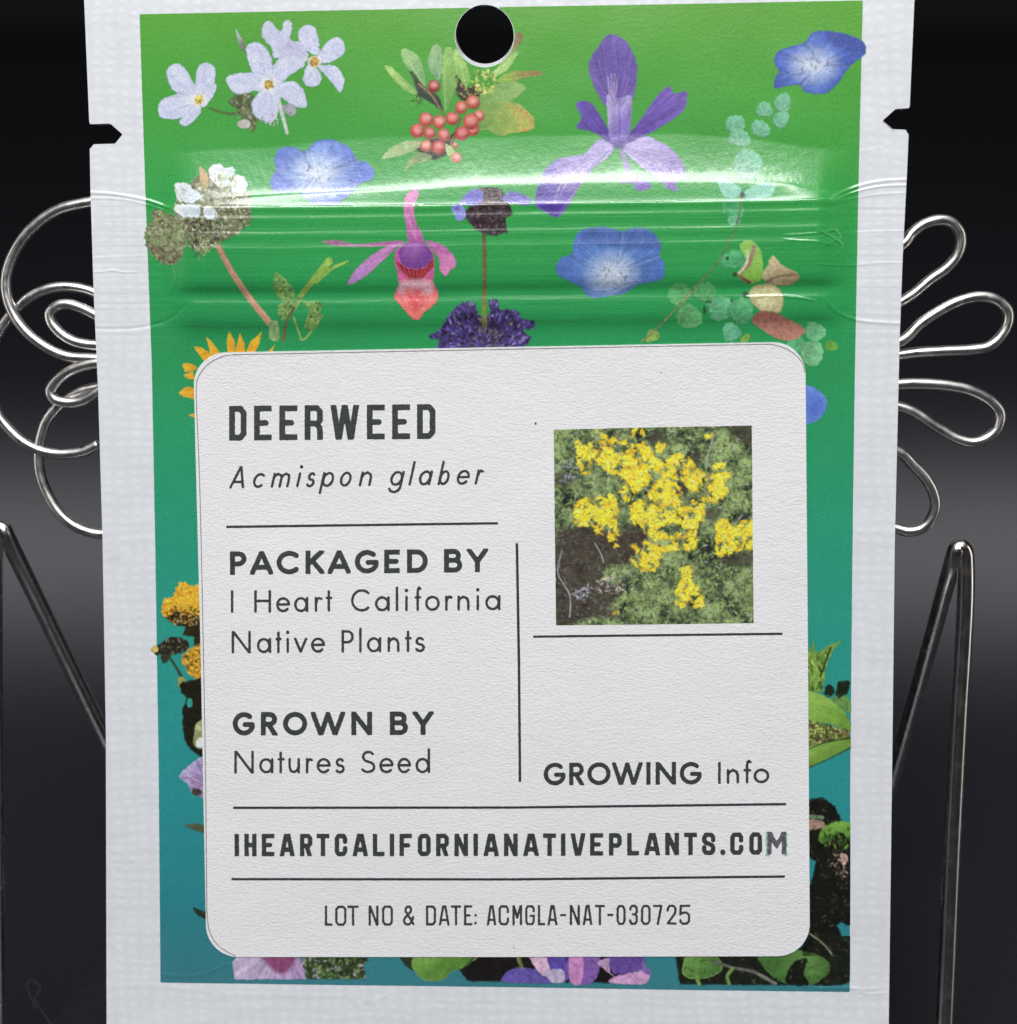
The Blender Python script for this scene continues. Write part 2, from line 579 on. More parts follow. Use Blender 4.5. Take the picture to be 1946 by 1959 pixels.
gy = steps([(-72, 200, 6), (200, 250, 3), (250, 340, 2.5), (340, 480, 1.4), (480, 660, 1.8), (660, 1820, 8), (1820, 1910, 2.5), (1910, 2064, 8)])
gx = steps([(150, 300, 4), (300, 380, 2.5), (380, 1540, 5), (1540, 1640, 2.5), (1640, 1762, 4)])
X, Y = np.meshgrid(gx, gy)
xl = np.interp(Y, [p[1] for p in lft], [p[0] for p in lft])
xr = np.interp(Y, [p[1] for p in rgt], [p[0] for p in rgt])
F = np.minimum(np.minimum(X - xl, xr - X), np.minimum(Y + 68, 2060 - Y))
hole = np.hypot((X - 927.3) / 56.0, (Y - 68.3) / 59.5)
F = np.minimum(F, (hole - 1) * 56)
notchL = [(140, 238), (168, 237.5), (211, 236), (234.5, 257), (214.6, 282), (170, 283), (140, 283)]
notchR = [(1780, 206), (1742, 206.5), (1714, 208), (1688, 231.5), (1712, 254), (1740, 255.5), (1780, 256)]
F = np.minimum(F, poly_sd(X, Y, np.array(notchL)))
F = np.minimum(F, poly_sd(X, Y, np.array(notchR)))
vx, vy, fc, _ = clip_grid(X, Y, F)
film = print_mesh("pouch_film", vx, vy, fc, None, 0.0, M_FILM, packet, skirt='back')
film["label"] = "white film pouch with tear notches and hang hole"

# green to teal printed panel
pan = [(267, 27), (600, 20.5), (1000, 12.5), (1220, 9), (1651, 0.5), (1643.5, 320), (1636, 700), (1632, 980), (1627, 1480), (1626, 1898),
       (1300, 1894), (1000, 1889), (600, 1884), (307, 1880), (303.5, 1460), (297, 1040), (290.5, 700), (278, 360)]
gx2 = steps([(262, 380, 2.5), (380, 1540, 4.5), (1540, 1655, 2.5)])
gy2 = steps([(-4, 140, 2.5), (140, 250, 6), (250, 340, 2.2), (340, 480, 1.3), (480, 660, 1.7), (660, 1820, 8), (1820, 1902, 2.5)])
X, Y = np.meshgrid(gx2, gy2)
F = -poly_sd(X, Y, np.array(pan)) + 0.5 * vnoise(X / 3, Y / 3, 2)
F = np.minimum(F, (np.hypot((X - 927.3) / 57.0, (Y - 68.3) / 60.5) - 1) * 56)


def panel_col(X, Y):
    ky = [0, 120, 250, 400, 560, 700, 850, 1000, 1150, 1300, 1450, 1600, 1750, 1900]
    kc = np.array([lin(c) for c in [(84, 154, 46), (72, 152, 52), (62, 150, 60), (48, 150, 72), (40, 144, 78), (40, 142, 84), (40, 144, 98), (40, 144, 112),
                                    (40, 144, 124), (40, 142, 132), (40, 138, 138), (38, 132, 136), (38, 126, 134), (38, 120, 132)]])
    t = Y + 20 * vnoise(X / 400, Y / 400, 8) - 0.03 * (X - 900)
    c = np.stack([np.interp(t, ky, kc[:, i]) for i in range(3)], -1)
    return c * (1 + 0.05 * fbm(X / 90, Y / 90, 9)[..., None])


vx, vy, fc, cc = clip_grid(X, Y, F, panel_col(X, Y))
panel = print_mesh("printed_panel", vx, vy, fc, cc, 1.6e-5, M_PRINT, packet)
panel["label"] = "green to teal printed panel with wildflowers"


# ------------------------------------------------------------------ flower painter
class Patch:
    def __init__(s, x0, y0, x1, y1, step=1.5, base=(120, 150, 90)):
        s.x = np.arange(x0, x1 + step, step); s.y = np.arange(y0, y1 + step, step)
        s.X, s.Y = np.meshgrid(s.x, s.y)
        s.F = np.full(s.X.shape, -20.0)
        s.C = np.tile(lin(base), s.X.shape + (1,))
        s.done = np.zeros(s.X.shape, bool)
        s.step = step

    def win(s, lo, hi):
        i0 = max(int((lo[0] - s.x[0]) / s.step), 0); i1 = min(int((hi[0] - s.x[0]) / s.step) + 2, len(s.x))
        j0 = max(int((lo[1] - s.y[0]) / s.step), 0); j1 = min(int((hi[1] - s.y[0]) / s.step) + 2, len(s.y))
        if i1 <= i0 or j1 <= j0:
            return None
        return (slice(j0, j1), slice(i0, i1))

    def put(s, w, sd, col, soft, alpha, solid=True):
        if solid:
            s.F[w] = np.maximum(s.F[w], -sd)
        k = np.clip(0.5 - sd / soft, 0, 1) * alpha
        new = (~s.done[w]) & (sd < 4)
        C = s.C[w]
        cur = np.where(new[..., None], col, C + (col - C) * k[..., None])
        s.C[w] = cur
        if solid:
            s.done[w] |= sd < 4

    def blob(s, pts, c1, c2=None, grad=None, rad=None, soft=2.2, noise=0.10, ns=14, edge=1.2, smooth=True, rim=None, rw=5, alpha=1.0, solid=True, streak=None, blend=None):
        P = catmull(pts, True, 5) if smooth else np.array([p[:2] for p in pts], float)
        w = s.win(P.min(0) - 6 - soft, P.max(0) + 6 + soft)
        if w is None:
            return
        X, Y = s.X[w], s.Y[w]
        sd = poly_sd(X, Y, P) + edge * 2 * vnoise(X / 5, Y / 5, int(P[0, 0]) % 97)
        col = np.tile(lin(c1), X.shape + (1,))
        if c2 is not None:
            if grad is not None:
                (ax, ay), (bx, by) = grad
                L = (bx - ax) ** 2 + (by - ay) ** 2
                t = np.clip(((X - ax) * (bx - ax) + (Y - ay) * (by - ay)) / L, 0, 1)
            else:
                cx, cy, r = rad
                t = np.clip(np.hypot(X - cx, Y - cy) / r, 0, 1)
            t = np.clip(t + 0.25 * vnoise(X / 12, Y / 12, 3), 0, 1)
            t = (t * t * (3 - 2 * t))[..., None]
            col = col * (1 - t) + lin(c2) * t
        if blend is not None:
            col = col * blend + panel_col(X, Y) * (1 - blend)
        if rim is not None:
            t = np.clip(1 + sd / rw, 0, 1)[..., None] * 0.8
            col = col * (1 - t) + lin(rim) * t
        m = 1 + noise * 2 * fbm(X / ns, Y / ns, 21)
        if streak is not None:                   # petal veins fanning from a point
            a = np.arctan2(Y - streak[1], X - streak[0])
            m = m * (1 + streak[2] * 2 * vnoise(a * streak[3], np.hypot(X - streak[0], Y - streak[1]) / 60, 5))
        m = m * (1 + 0.05 * rng.standard_normal(X.shape))
        s.put(w, sd, np.clip(col * m[..., None], 0, 0.92), soft, alpha, solid)

    def ell(s, cx, cy, rx, ry, c1, ang=0.0, **kw):
        t = np.linspace(0, 2 * math.pi, 14, endpoint=False)
        ca, sa = math.cos(ang), math.sin(ang)
        s.blob([(cx + rx * math.cos(u) * ca - ry * math.sin(u) * sa, cy + rx * math.cos(u) * sa + ry * math.sin(u) * ca) for u in t], c1, **kw)

    def stroke(s, pts, wd, c1, c2=None, soft=2.0, noise=0.12, alpha=1.0, solid=True, smooth=True):
        P = catmull(pts, False, 6) if smooth and len(pts) > 2 else np.array([p[:2] for p in pts], float)
        ws = wd if isinstance(wd, (tuple, list)) else (wd, wd)
        mx = max(ws)
        w = s.win(P.min(0) - mx - 5, P.max(0) + mx + 5)
        if w is None:
            return
        X, Y = s.X[w], s.Y[w]
        d, t = line_dist(X, Y, P)
        sd = d - (ws[0] + (ws[1] - ws[0]) * t) / 2 + 0.6 * vnoise(X / 4, Y / 4, 9)
        c = np.tile(lin(c1), X.shape + (1,))
        if c2 is not None:
            c = c * (1 - t[..., None]) + lin(c2) * t[..., None]
        c = c * (1 + noise * 2 * fbm(X / 6, Y / 6, 4) + 0.05 * rng.standard_normal(X.shape))[..., None]
        s.put(w, sd, np.clip(c, 0, 0.92), soft, alpha, solid)

    def dabs(s, pts, n, cols, size=(3, 7), el=(1.2, 2.6), ang=None, alpha=0.9, solid=True, smooth=True, jit=0.15, soft=2.0, inset=0.0, mask=None):
        P = catmull(pts, True, 4) if smooth else np.array([p[:2] for p in pts], float)
        lo, hi = P.min(0), P.max(0)
        k = 0; tries = 0
        cand = rng.random((n * 6, 2)) * (hi - lo) + lo
        keep = cand[poly_sd(cand[:, 0], cand[:, 1], P) < -inset][:n]
        if mask is not None:
            keep = keep[mask(keep[:, 0], keep[:, 1])]
        for cx, cy in keep:
            r = rng.uniform(*size); e = rng.uniform(*el)
            a = rng.uniform(0, math.pi) if ang is None else (ang(cx, cy) if callable(ang) else rng.uniform(*ang))
            w = s.win((cx - r * e - 3, cy - r * e - 3), (cx + r * e + 3, cy + r * e + 3))
            if w is None:
                continue
            X, Y = s.X[w] - cx, s.Y[w] - cy
            u = (X * math.cos(a) + Y * math.sin(a)) / e; v = -X * math.sin(a) + Y * math.cos(a)
            sd = np.hypot(u, v) - r * 0.5
            c = lin(cols[rng.integers(len(cols))]) * (1 + jit * rng.standard_normal())
            s.put(w, sd, np.clip(np.tile(c, X.shape + (1,)), 0, 0.92), soft, alpha, solid)

    def build(s, name, mat=None, off=3.2e-5, parent=None, label=None, clip=True):
        F = s.F.copy()
        F[0, :] = F[-1, :] = -1; F[:, 0] = F[:, -1] = -1
        hole_ = (np.hypot((s.X - 927.3) / 57.5, (s.Y - 68.3) / 61) - 1) * 56
        F = np.minimum(F, hole_)
        if clip:
            F = np.minimum(F, 0.6 - poly_sd(s.X, s.Y, np.array(pan)))
        k = (0.45 + 0.55 * np.clip(s.F / 2.6, 0, 1))[..., None]
        gr = 1 + 0.16 * vnoise(s.X / 2.4, s.Y / 2.4, 71) + 0.14 * fbm(s.X / 7, s.Y / 7, 72, 2) + 0.05 * rng.standard_normal(s.X.shape)
        C = np.clip(s.C * gr[..., None], 0, 0.92)
        C = panel_col(s.X, s.Y) * (1 - k) + C * k if mat is None else C
        vx, vy, fc, cc = clip_grid(s.X, s.Y, F, C)
        o = print_mesh(name, vx, vy, fc, cc, off, mat or M_PRINT, parent or panel)
        if label:
            o["label"] = label
        return o


def veins(p, base, arc_pts, n, dark, light, alpha=0.38, start=0.12, bend=0.06):
    A = catmull(arc_pts, False, 8)
    for i in range(n):
        e = A[int((i + 0.5) / n * (len(A) - 1))]
        b0 = np.array(base)
        s0 = b0 + (e - b0) * start
        m_ = (s0 + e) / 2 + np.array([-(e - b0)[1], (e - b0)[0]]) * bend * math.sin(i * 1.7)
        e2 = s0 + (e - s0) * rng.uniform(0.7, 0.98)
        p.stroke([tuple(s0), tuple(m_), tuple(e2)], (1.6, 0.5), light if i % 3 == 0 else dark, alpha=alpha * rng.uniform(0.6, 1.2), solid=False, soft=1.8)


def rleaf(p, x, y, rx, ry, c, ang, blend):
    n = 44
    ph_ = rng.uniform(0, 6)
    pts = []
    for k in range(n):
        u = 2 * math.pi * k / n
        r_ = 1 + 0.05 * math.sin(10 * u + ph_) + 0.05 * math.sin(3 * u + ph_) - 0.22 * math.exp(-((u - math.pi) / 0.35) ** 2)
        a_, b2_ = rx * r_ * math.cos(u), ry * r_ * math.sin(u)
        pts.append((x + a_ * math.cos(ang) - b2_ * math.sin(ang), y + a_ * math.sin(ang) + b2_ * math.cos(ang)))
    bx_, by_ = x - rx * 0.7 * math.cos(ang), y - rx * 0.7 * math.sin(ang)
    p.blob(pts, tuple(min(255, v * 1.04) for v in c), tuple(v * 0.82 for v in c), grad=((x + rx * math.cos(ang), y + rx * math.sin(ang)), (bx_, by_)), smooth=False, edge=0.8, noise=0.12, ns=6, blend=blend)
    for k in range(7):
        a_ = ang + (k - 3) * 0.36
        L_ = rx * (1.55 - 0.1 * abs(k - 3))
        p.stroke([(bx_, by_), (bx_ + L_ * 0.55 * math.cos(a_ * 0.97), by_ + L_ * 0.55 * math.sin(a_ * 0.97)), (bx_ + L_ * math.cos(a_), by_ + L_ * math.sin(a_))], (1.5, 0.5), tuple(v * 0.74 for v in c) if k % 2 else tuple(min(255, v * 1.16) for v in c), alpha=0.45, solid=False)


def petal_flower(p, z, petals, col, core, ctr, pale):
    for pts in petals:
        q = z(pts)
        p.blob(q, pale, col, rad=(ctr[0], ctr[1], 26), streak=(ctr[0], ctr[1], 0.06, 7), rim=(176, 184, 226), rw=4, noise=0.05)
        veins(p, ctr, q, 12, (150, 158, 208), (236, 240, 248), alpha=0.30, start=0.25, bend=0.02)


# 1 pale lavender five-petalled cluster
z = zz(140, 0, 3.554)
p = Patch(295, 30, 670, 262)
p.stroke(z([(930, 735), (1050, 770), (1150, 755), (1230, 680)]), (5, 8), (82, 96, 62), (70, 84, 55))
p.blob(z([(1050, 690), (1150, 620), (1225, 640), (1215, 720), (1255, 800), (1225, 900), (1150, 830), (1130, 760)]), (86, 98, 62), noise=0.3, ns=6)
p.dabs(z([(1060, 690), (1150, 620), (1225, 640), (1215, 720), (1245, 800), (1225, 880), (1150, 830)]), 40, [(60, 66, 46), (120, 128, 92), (150, 150, 130)], (2, 5))
p.ell(*z([(1160, 842)])[0], 13, 9, (178, 176, 172), noise=0.15)
p.blob(z([(1100, 190), (1130, 230), (1180, 320), (1172, 362), (1130, 310)]), (166, 176, 176), (96, 100, 88), grad=(z([(1100, 190)])[0], z([(1170, 360)])[0]))
PAL, COL = (226, 232, 242), (188, 194, 236)
ctrC = z([(1640, 420)])[0]
petal_flower(p, z, [[(1360, 390), (1350, 330), (1280, 240), (1300, 150), (1350, 150), (1410, 210), (1430, 150), (1470, 135), (1490, 180), (1480, 270), (1560, 290), (1600, 380), (1560, 430), (1420, 400)],
                    [(1610, 360), (1540, 290), (1530, 210), (1580, 170), (1640, 180), (1670, 260), (1670, 370)],
                    [(1660, 380), (1740, 270), (1810, 255), (1850, 310), (1840, 370), (1760, 420), (1690, 430)],
                    [(1660, 450), (1740, 440), (1800, 460), (1845, 540), (1830, 610), (1800, 620), (1740, 540)],
                    [(1590, 440), (1650, 450), (1690, 520), (1670, 580), (1600, 590), (1560, 540)]], COL, None, ctrC, (214, 220, 240))
p.blob(z([(1380, 300), (1480, 280), (1580, 300), (1590, 390), (1540, 420), (1420, 390)]), (176, 170, 204), alpha=0.55, soft=14, noise=0.1)
ctrB = z([(1330, 575)])[0]
petal_flower(p, z, [[(1240, 540), (1180, 380), (1180, 310), (1240, 285), (1300, 310), (1350, 400), (1360, 540), (1290, 570)],
                    [(1290, 500), (1120, 495), (1040, 530), (1050, 580), (1110, 640), (1230, 620), (1320, 610)],
                    [(1350, 570), (1370, 430), (1450, 380), (1560, 400), (1570, 450), (1480, 510), (1400, 580)],
                    [(1350, 600), (1480, 545), (1560, 600), (1590, 680), (1580, 730), (1500, 720), (1400, 650)],
                    [(1310, 590), (1220, 680), (1225, 770), (1300, 830), (1370, 820), (1410, 700), (1390, 600)]], COL, None, ctrB, PAL)
p.dabs(z([(1280, 800), (1400, 770), (1390, 850), (1320, 840)]), 26, [(176, 160, 180), (150, 130, 140), (200, 196, 210)], (2, 4))
ctrA = z([(855, 680)])[0]
petal_flower(p, z, [[(840, 660), (700, 630), (650, 560), (635, 480), (680, 435), (740, 440), (790, 510), (850, 620)],
                    [(830, 640), (840, 480), (880, 430), (935, 430), (970, 480), (955, 580), (900, 670)],
                    [(840, 640), (690, 640), (600, 680), (575, 740), (600, 800), (700, 810), (820, 750)],
                    [(840, 690), (760, 780), (720, 830), (750, 860), (800, 840), (870, 760)],
                    [(860, 650), (960, 570), (975, 600), (930, 690), (880, 730)]], COL, None, ctrA, PAL)
for (cx, cy), c in ((ctrA, (206, 190, 106)), (ctrB, (186, 152, 72)), (ctrC, (192, 154, 66))):
    p.ell(cx, cy, 13, 12, (236, 234, 214), alpha=0.6, soft=9)
    p.ell(cx, cy, 8.5, 9.5, c, noise=0.3, ns=4, soft=3)
    p.dabs([(cx - 6, cy - 6), (cx + 6, cy - 6), (cx + 7, cy + 8), (cx - 5, cy + 9)], 12, [(140, 104, 44), (226, 200, 96), (110, 86, 56)], (1.5, 3))
p.stroke(z([(1400, 700), (1425, 790), (1455, 905)]), (9, 7), (196, 196, 206), (184, 190, 186))
p.blob(z([(1420, 720), (1500, 710), (1515, 770), (1470, 790)]), (150, 146, 160), noise=0.2)
p.build("printed_lavender_flowers", label="pale lavender five-petalled flowers with yellow centres")

# 2 red berries among leaves
z = zz(680, 0, 3.554)
p = Patch(715, 55, 1045, 340)
for pts, c in [([(360, 460), (430, 530), (480, 590), (560, 640), (600, 760), (500, 690), (420, 650), (400, 570)], (50, 60, 52)),
               ([(530, 380), (600, 365), (600, 500), (540, 480)], (56, 72, 60)),
               ([(690, 500), (760, 590), (830, 560), (860, 640), (760, 690), (690, 650)], (54, 48, 38)),
               ([(400, 1000), (520, 940), (640, 930), (720, 800), (640, 1030), (525, 1085)], (48, 44, 38))]:
    p.blob(z(pts), c, noise=0.3, ns=7)
leaves = [([(195, 450), (240, 450), (330, 530), (420, 620), (400, 645), (330, 610), (250, 530)], (160, 196, 110), (120, 160, 90)),
          ([(310, 340), (370, 340), (440, 400), (480, 540), (470, 585), (400, 500), (340, 450)], (150, 188, 126), (112, 152, 98)),
          ([(520, 320), (560, 300), (590, 350), (580, 540), (530, 520), (490, 430)], (138, 174, 124), (108, 150, 104)),
          ([(600, 350), (650, 320), (700, 420), (695, 560), (640, 720), (610, 755), (588, 600)], (134, 178, 96), (104, 150, 76)),
          ([(680, 330), (740, 400), (780, 520), (755, 600), (700, 520), (670, 420)], (158, 196, 110), (128, 172, 92)),
          ([(1100, 220), (1145, 240), (1100, 330), (1010, 430), (975, 420), (1060, 330)], (124, 96, 70), (150, 170, 110)),
          ([(930, 500), (1000, 420), (1080, 350), (1105, 365), (1040, 470), (960, 520)], (166, 200, 124), (140, 182, 100)),
          ([(960, 545), (1040, 490), (1120, 480), (1260, 480), (1270, 510), (1150, 530), (1020, 565)], (136, 170, 70), (142, 112, 74)),
          ([(850, 640), (930, 580), (1080, 550), (1160, 600), (1100, 660), (980, 720), (860, 750)], (116, 156, 84), (136, 172, 100)),
          ([(840, 880), (850, 720), (960, 700), (1080, 690), (1180, 760), (1220, 850), (1180, 890), (1060, 910), (980, 925), (900, 890)], (112, 150, 76), (160, 170, 84)),
          ([(175, 1075), (260, 990), (380, 950), (470, 960), (400, 1025), (280, 1065)], (156, 182, 126), (138, 160, 108)),
          ([(335, 1170), (360, 1090), (440, 1040), (515, 1060), (480, 1105), (400, 1115)], (144, 166, 108), (110, 136, 86)),
          ([(605, 985), (660, 1000), (685, 1065), (650, 1095)], (166, 186, 128), (140, 166, 104))]
for pts, a, c in leaves:
    q = z(pts)
    far = max(q, key=lambda v: math.hypot(v[0] - q[0][0], v[1] - q[0][1]))
    p.blob(q, a, c, grad=(q[0], far), noise=0.12, ns=9, streak=(q[0][0], q[0][1], 0.05, 10))
    p.stroke([q[0], ((q[0][0] + far[0]) / 2 + 1, (q[0][1] + far[1]) / 2), far], (0.8, 1.8), [min(255, v + 26) for v in a], alpha=0.6, solid=False)
p.stroke(z([(1050, 720), (1150, 760), (1205, 850), (1140, 900)]), (3, 7), (176, 116, 70), (196, 124, 80), alpha=0.6, solid=False, soft=5)
p.dabs(z([(1040, 720), (1190, 770), (1215, 850), (1130, 890), (1080, 800)]), 60, [(184, 112, 72), (168, 140, 70), (196, 180, 96)], (1.5, 3.5), alpha=0.5)
p.dabs(z([(690, 500), (760, 590), (830, 560), (870, 640), (760, 690), (690, 650)]), 50, [(96, 60, 50), (40, 36, 30), (130, 110, 70), (150, 170, 90)], (1.5, 4))
p.dabs(z([(780, 520), (830, 480), (900, 470), (965, 540), (930, 610), (840, 640)]), 80, [(206, 214, 112), (176, 186, 82), (90, 84, 50), (224, 226, 140), (150, 170, 70)], (2, 5))
p.stroke(z([(430, 570), (520, 650), (590, 760), (620, 780)]), 3.4, (150, 120, 96), (110, 70, 52))
p.stroke(z([(720, 800), (680, 900), (650, 980), (700, 1020)]), 3, (70, 80, 48), (176, 110, 80))
p.dabs(z([(380, 660), (430, 640), (460, 680), (420, 720)]), 14, [(80, 96, 44), (150, 180, 80), (50, 60, 36)], (3, 5))
for cx, cy, r, c in [(535, 585, 46, (158, 52, 50)), (680, 985, 22, (214, 110, 92)), (480, 990, 42, (222, 120, 98)), (565, 1000, 48, (206, 70, 66)), (690, 1072, 38, (226, 124, 102)),
                     (800, 880, 46, (214, 84, 72)), (840, 785, 40, (218, 100, 84)), (800, 695, 50, (216, 98, 80)), (720, 730, 46, (212, 84, 74)),
                     (785, 826, 58, (218, 88, 78)), (660, 805, 49, (214, 82, 74)), (570, 828, 49, (222, 98, 84)), (480, 812, 51, (222, 96, 82)),
                     (725, 908, 51, (206, 70, 72)), (600, 918, 46, (218, 96, 84)), (505, 905, 45, (214, 86, 82)), (420, 890, 51, (214, 82, 76))]:
    X0, Y0 = z([(cx, cy)])[0]
    R = r / 3.554
    dk = tuple(v * 0.66 for v in c); lt = tuple(min(255, v * 0.55 + 120) for v in c)
    p.ell(X0, Y0, R, R, c, c2=dk, rad=(X0 - R * 0.15, Y0 - R * 0.2, R * 1.25), noise=0.06, edge=0.5)
    p.ell(X0 + R * 0.05, Y0 - R * 0.22, R * 0.5, R * 0.42, lt, alpha=0.75, soft=R * 0.7, solid=False)
p.build("printed_red_berries", label="cluster of red berries with narrow leaves")

# 3 purple iris
D = 1.01407
zd = lambda pts: [(a * D, b_ * D) for a, b_ in pts]
p = Patch(1010, 55, 1325, 425)
p.blob(zd([(1165, 275), (1185, 300), (1195, 330), (1222, 342), (1230, 352), (1205, 361), (1190, 345), (1168, 345), (1178, 318)]), (150, 128, 190), (104, 76, 168), grad=(zd([(1170, 280)])[0], zd([(1215, 355)])[0]))
p.blob(zd([(1160, 270), (1130, 262), (1100, 290), (1050, 300), (1022, 330), (1008, 380), (1022, 396), (1050, 410), (1075, 385), (1095, 350), (1120, 318), (1150, 295)]), (166, 152, 208), (78, 50, 160),
       grad=(zd([(1135, 270)])[0], zd([(1040, 385)])[0]), streak=(1172, 276, 0.22, 34), rim=(120, 98, 186), rw=3)
for i in range(9):
    a0 = (1132 - 7.5 * i, 300 + 5.0 * i + (i % 3) * 7)
    p.stroke([a0, (a0[0] - 26 + 2 * i, a0[1] + 22), (a0[0] - 42 + 4 * i, a0[1] + 36)], (1.2, 0.5), (220, 206, 206), alpha=0.42, solid=False, soft=2.0)
p.blob(zd([(1168, 272), (1200, 254), (1250, 268), (1285, 300), (1294, 330), (1276, 345), (1280, 361), (1260, 356), (1240, 335), (1205, 312)]), (170, 158, 212), (116, 90, 174),
       grad=(zd([(1200, 270)])[0], zd([(1275, 352)])[0]), streak=(1178, 276, 0.22, 34), rim=(130, 110, 190), rw=3)
for i in range(8):
    a0 = (1256 + 5 * i, 306 + 3.4 * i + (i % 3) * 4)
    p.stroke([a0, (a0[0] + 13 - i, a0[1] + 13)], (1.2, 0.5), (220, 208, 210), alpha=0.42, solid=False, soft=2.0)
p.blob(zd([(1085, 195), (1110, 191), (1132, 215), (1160, 272), (1120, 250), (1088, 241), (1096, 220)]), (92, 66, 164), (74, 44, 148), grad=(zd([(1090, 200)])[0], zd([(1158, 270)])[0]), streak=(1176, 276, 0.12, 20))
p.blob(zd([(1172, 272), (1208, 225), (1240, 180), (1262, 162), (1272, 176), (1296, 172), (1292, 205), (1260, 232), (1215, 257)]), (104, 74, 170), (86, 56, 160), grad=(zd([(1280, 175)])[0], zd([(1180, 265)])[0]), streak=(1176, 276, 0.22, 34))
p.blob(zd([(1110, 120), (1126, 90), (1150, 64), (1180, 76), (1199, 108), (1203, 140), (1194, 186), (1166, 205), (1140, 196), (1118, 158)]), (86, 62, 154), (112, 86, 172), rad=(1170, 110, 90),
       streak=(1180, 225, 0.2, 34), rim=(84, 58, 158), rw=4)
for i in range(10):
    xx = 1150 + 5.2 * i
    p.stroke([(xx + (5 - i) * -1.4, 138 + abs(i - 4.5) * 5), (1172 + (i - 4.5) * 3.6, 184)], (1.3, 2.4), (210, 200, 214) if i in (3, 4, 5, 6) else (66, 40, 124), alpha=0.55, solid=False, soft=2.2)
p.blob(zd([(1146, 180), (1168, 186), (1192, 182), (1190, 235), (1180, 268), (1168, 280), (1154, 270), (1147, 235)]), (160, 146, 204), (120, 98, 184), grad=((1172, 215), (1196, 240)), streak=(1172, 400, 0.16, 40))
p.stroke(zd([(1168, 195), (1169, 240), (1168, 278)]), (3, 3), (82, 56, 150), alpha=0.7, solid=False, soft=3)
veins(p, (1172, 280), zd([(1050, 300), (1012, 350), (1010, 385), (1050, 406), (1090, 360), (1118, 318)]), 24, (70, 44, 140), (206, 194, 226))
veins(p, (1182, 278), zd([(1235, 262), (1285, 300), (1292, 335), (1262, 354), (1215, 318)]), 20, (88, 62, 154), (212, 202, 228))
veins(p, (1184, 212), zd([(1114, 140), (1130, 88), (1152, 66), (1182, 78), (1200, 120), (1196, 165)]), 22, (58, 34, 118), (140, 116, 190))
veins(p, (1176, 278), zd([(1240, 182), (1262, 166), (1292, 176), (1284, 210), (1225, 250)]), 14, (60, 34, 122), (140, 112, 194))
veins(p, (1172, 278), zd([(1088, 197), (1108, 194), (1092, 222), (1090, 240), (1112, 246)]), 8, (58, 32, 120), (132, 106, 190))
veins(p, (1182, 285), zd([(1172, 345), (1205, 358), (1228, 350), (1200, 332)]), 8, (80, 54, 148), (190, 172, 214))
p.ell(1185, 278, 12, 10, (64, 38, 130), alpha=0.8, soft=8, solid=False)
p.build("printed_purple_iris", label="purple iris with white veined petals")


# 4 blue cupped flowers
def blue(name, pts, ctr, rx, ry, outer, mid, lab, creases=(), shade=()):
    P = np.array(pts)
    p = Patch(P[:, 0].min() - 8, P[:, 1].min() - 8, P[:, 0].max() + 8, P[:, 1].max() + 8)
    p.blob(pts, mid, outer, rad=(ctr[0], ctr[1], max(rx, ry) * 1.25), noise=0.10, ns=16, rim=tuple(v * 0.93 for v in outer), rw=7, streak=(ctr[0], ctr[1] + 6, 0.16, 9))
    p.ell(ctr[0], ctr[1], rx * 0.50, ry * 0.46, (204, 214, 238), alpha=0.78, soft=min(rx, ry) * 0.85, noise=0.16, ns=8, solid=False)
    for q in shade:
        p.blob(q, tuple(v * 0.86 for v in outer), alpha=0.75, soft=9, noise=0.1, solid=False)
    for q in creases:
        p.stroke(q, (5, 1.5), tuple(v * 0.72 for v in outer), alpha=0.6, solid=False, soft=5)
        p.stroke([(a_ + 4, b_ + 2) for a_, b_ in q], (4, 1), tuple(min(255, v * 1.25 + 20) for v in mid), alpha=0.18, solid=False, soft=5)
    Pc = np.array(pts)
    veins(p, ctr, [tuple(ctr_ + (q_ - ctr_) * 0.95) for ctr_, q_ in ((np.array(ctr), q) for q in Pc)], 46, tuple(v * 0.8 for v in outer), tuple(min(255, v * 1.15 + 14) for v in mid), alpha=0.32, start=0.3, bend=0.03)
    for i in range(12):
        a = i * 0.55 + 0.2
        x0, y0 = ctr[0] + rx * 0.25 * math.cos(a), ctr[1] + ry * 0.25 * math.sin(a)
        p.stroke([(x0, y0), (ctr[0] + rx * 0.8 * math.cos(a), ctr[1] + ry * 0.8 * math.sin(a))], (1.6, 0.8), (92, 110, 178), alpha=0.35, solid=False, soft=2.5)
    for i in range(7):
        a, r = rng.uniform(0, 6.28), rng.uniform(0.05, 0.42)
        p.ell(ctr[0] + rx * r * math.cos(a), ctr[1] + ry * r * math.sin(a), rng.uniform(1.4, 2.4), rng.uniform(2.6, 5.5), (78, 84, 124), ang=rng.normal(0.2, 0.3), alpha=0.55, solid=False, edge=0.3)
    p.build(name, label=lab, clip=False)


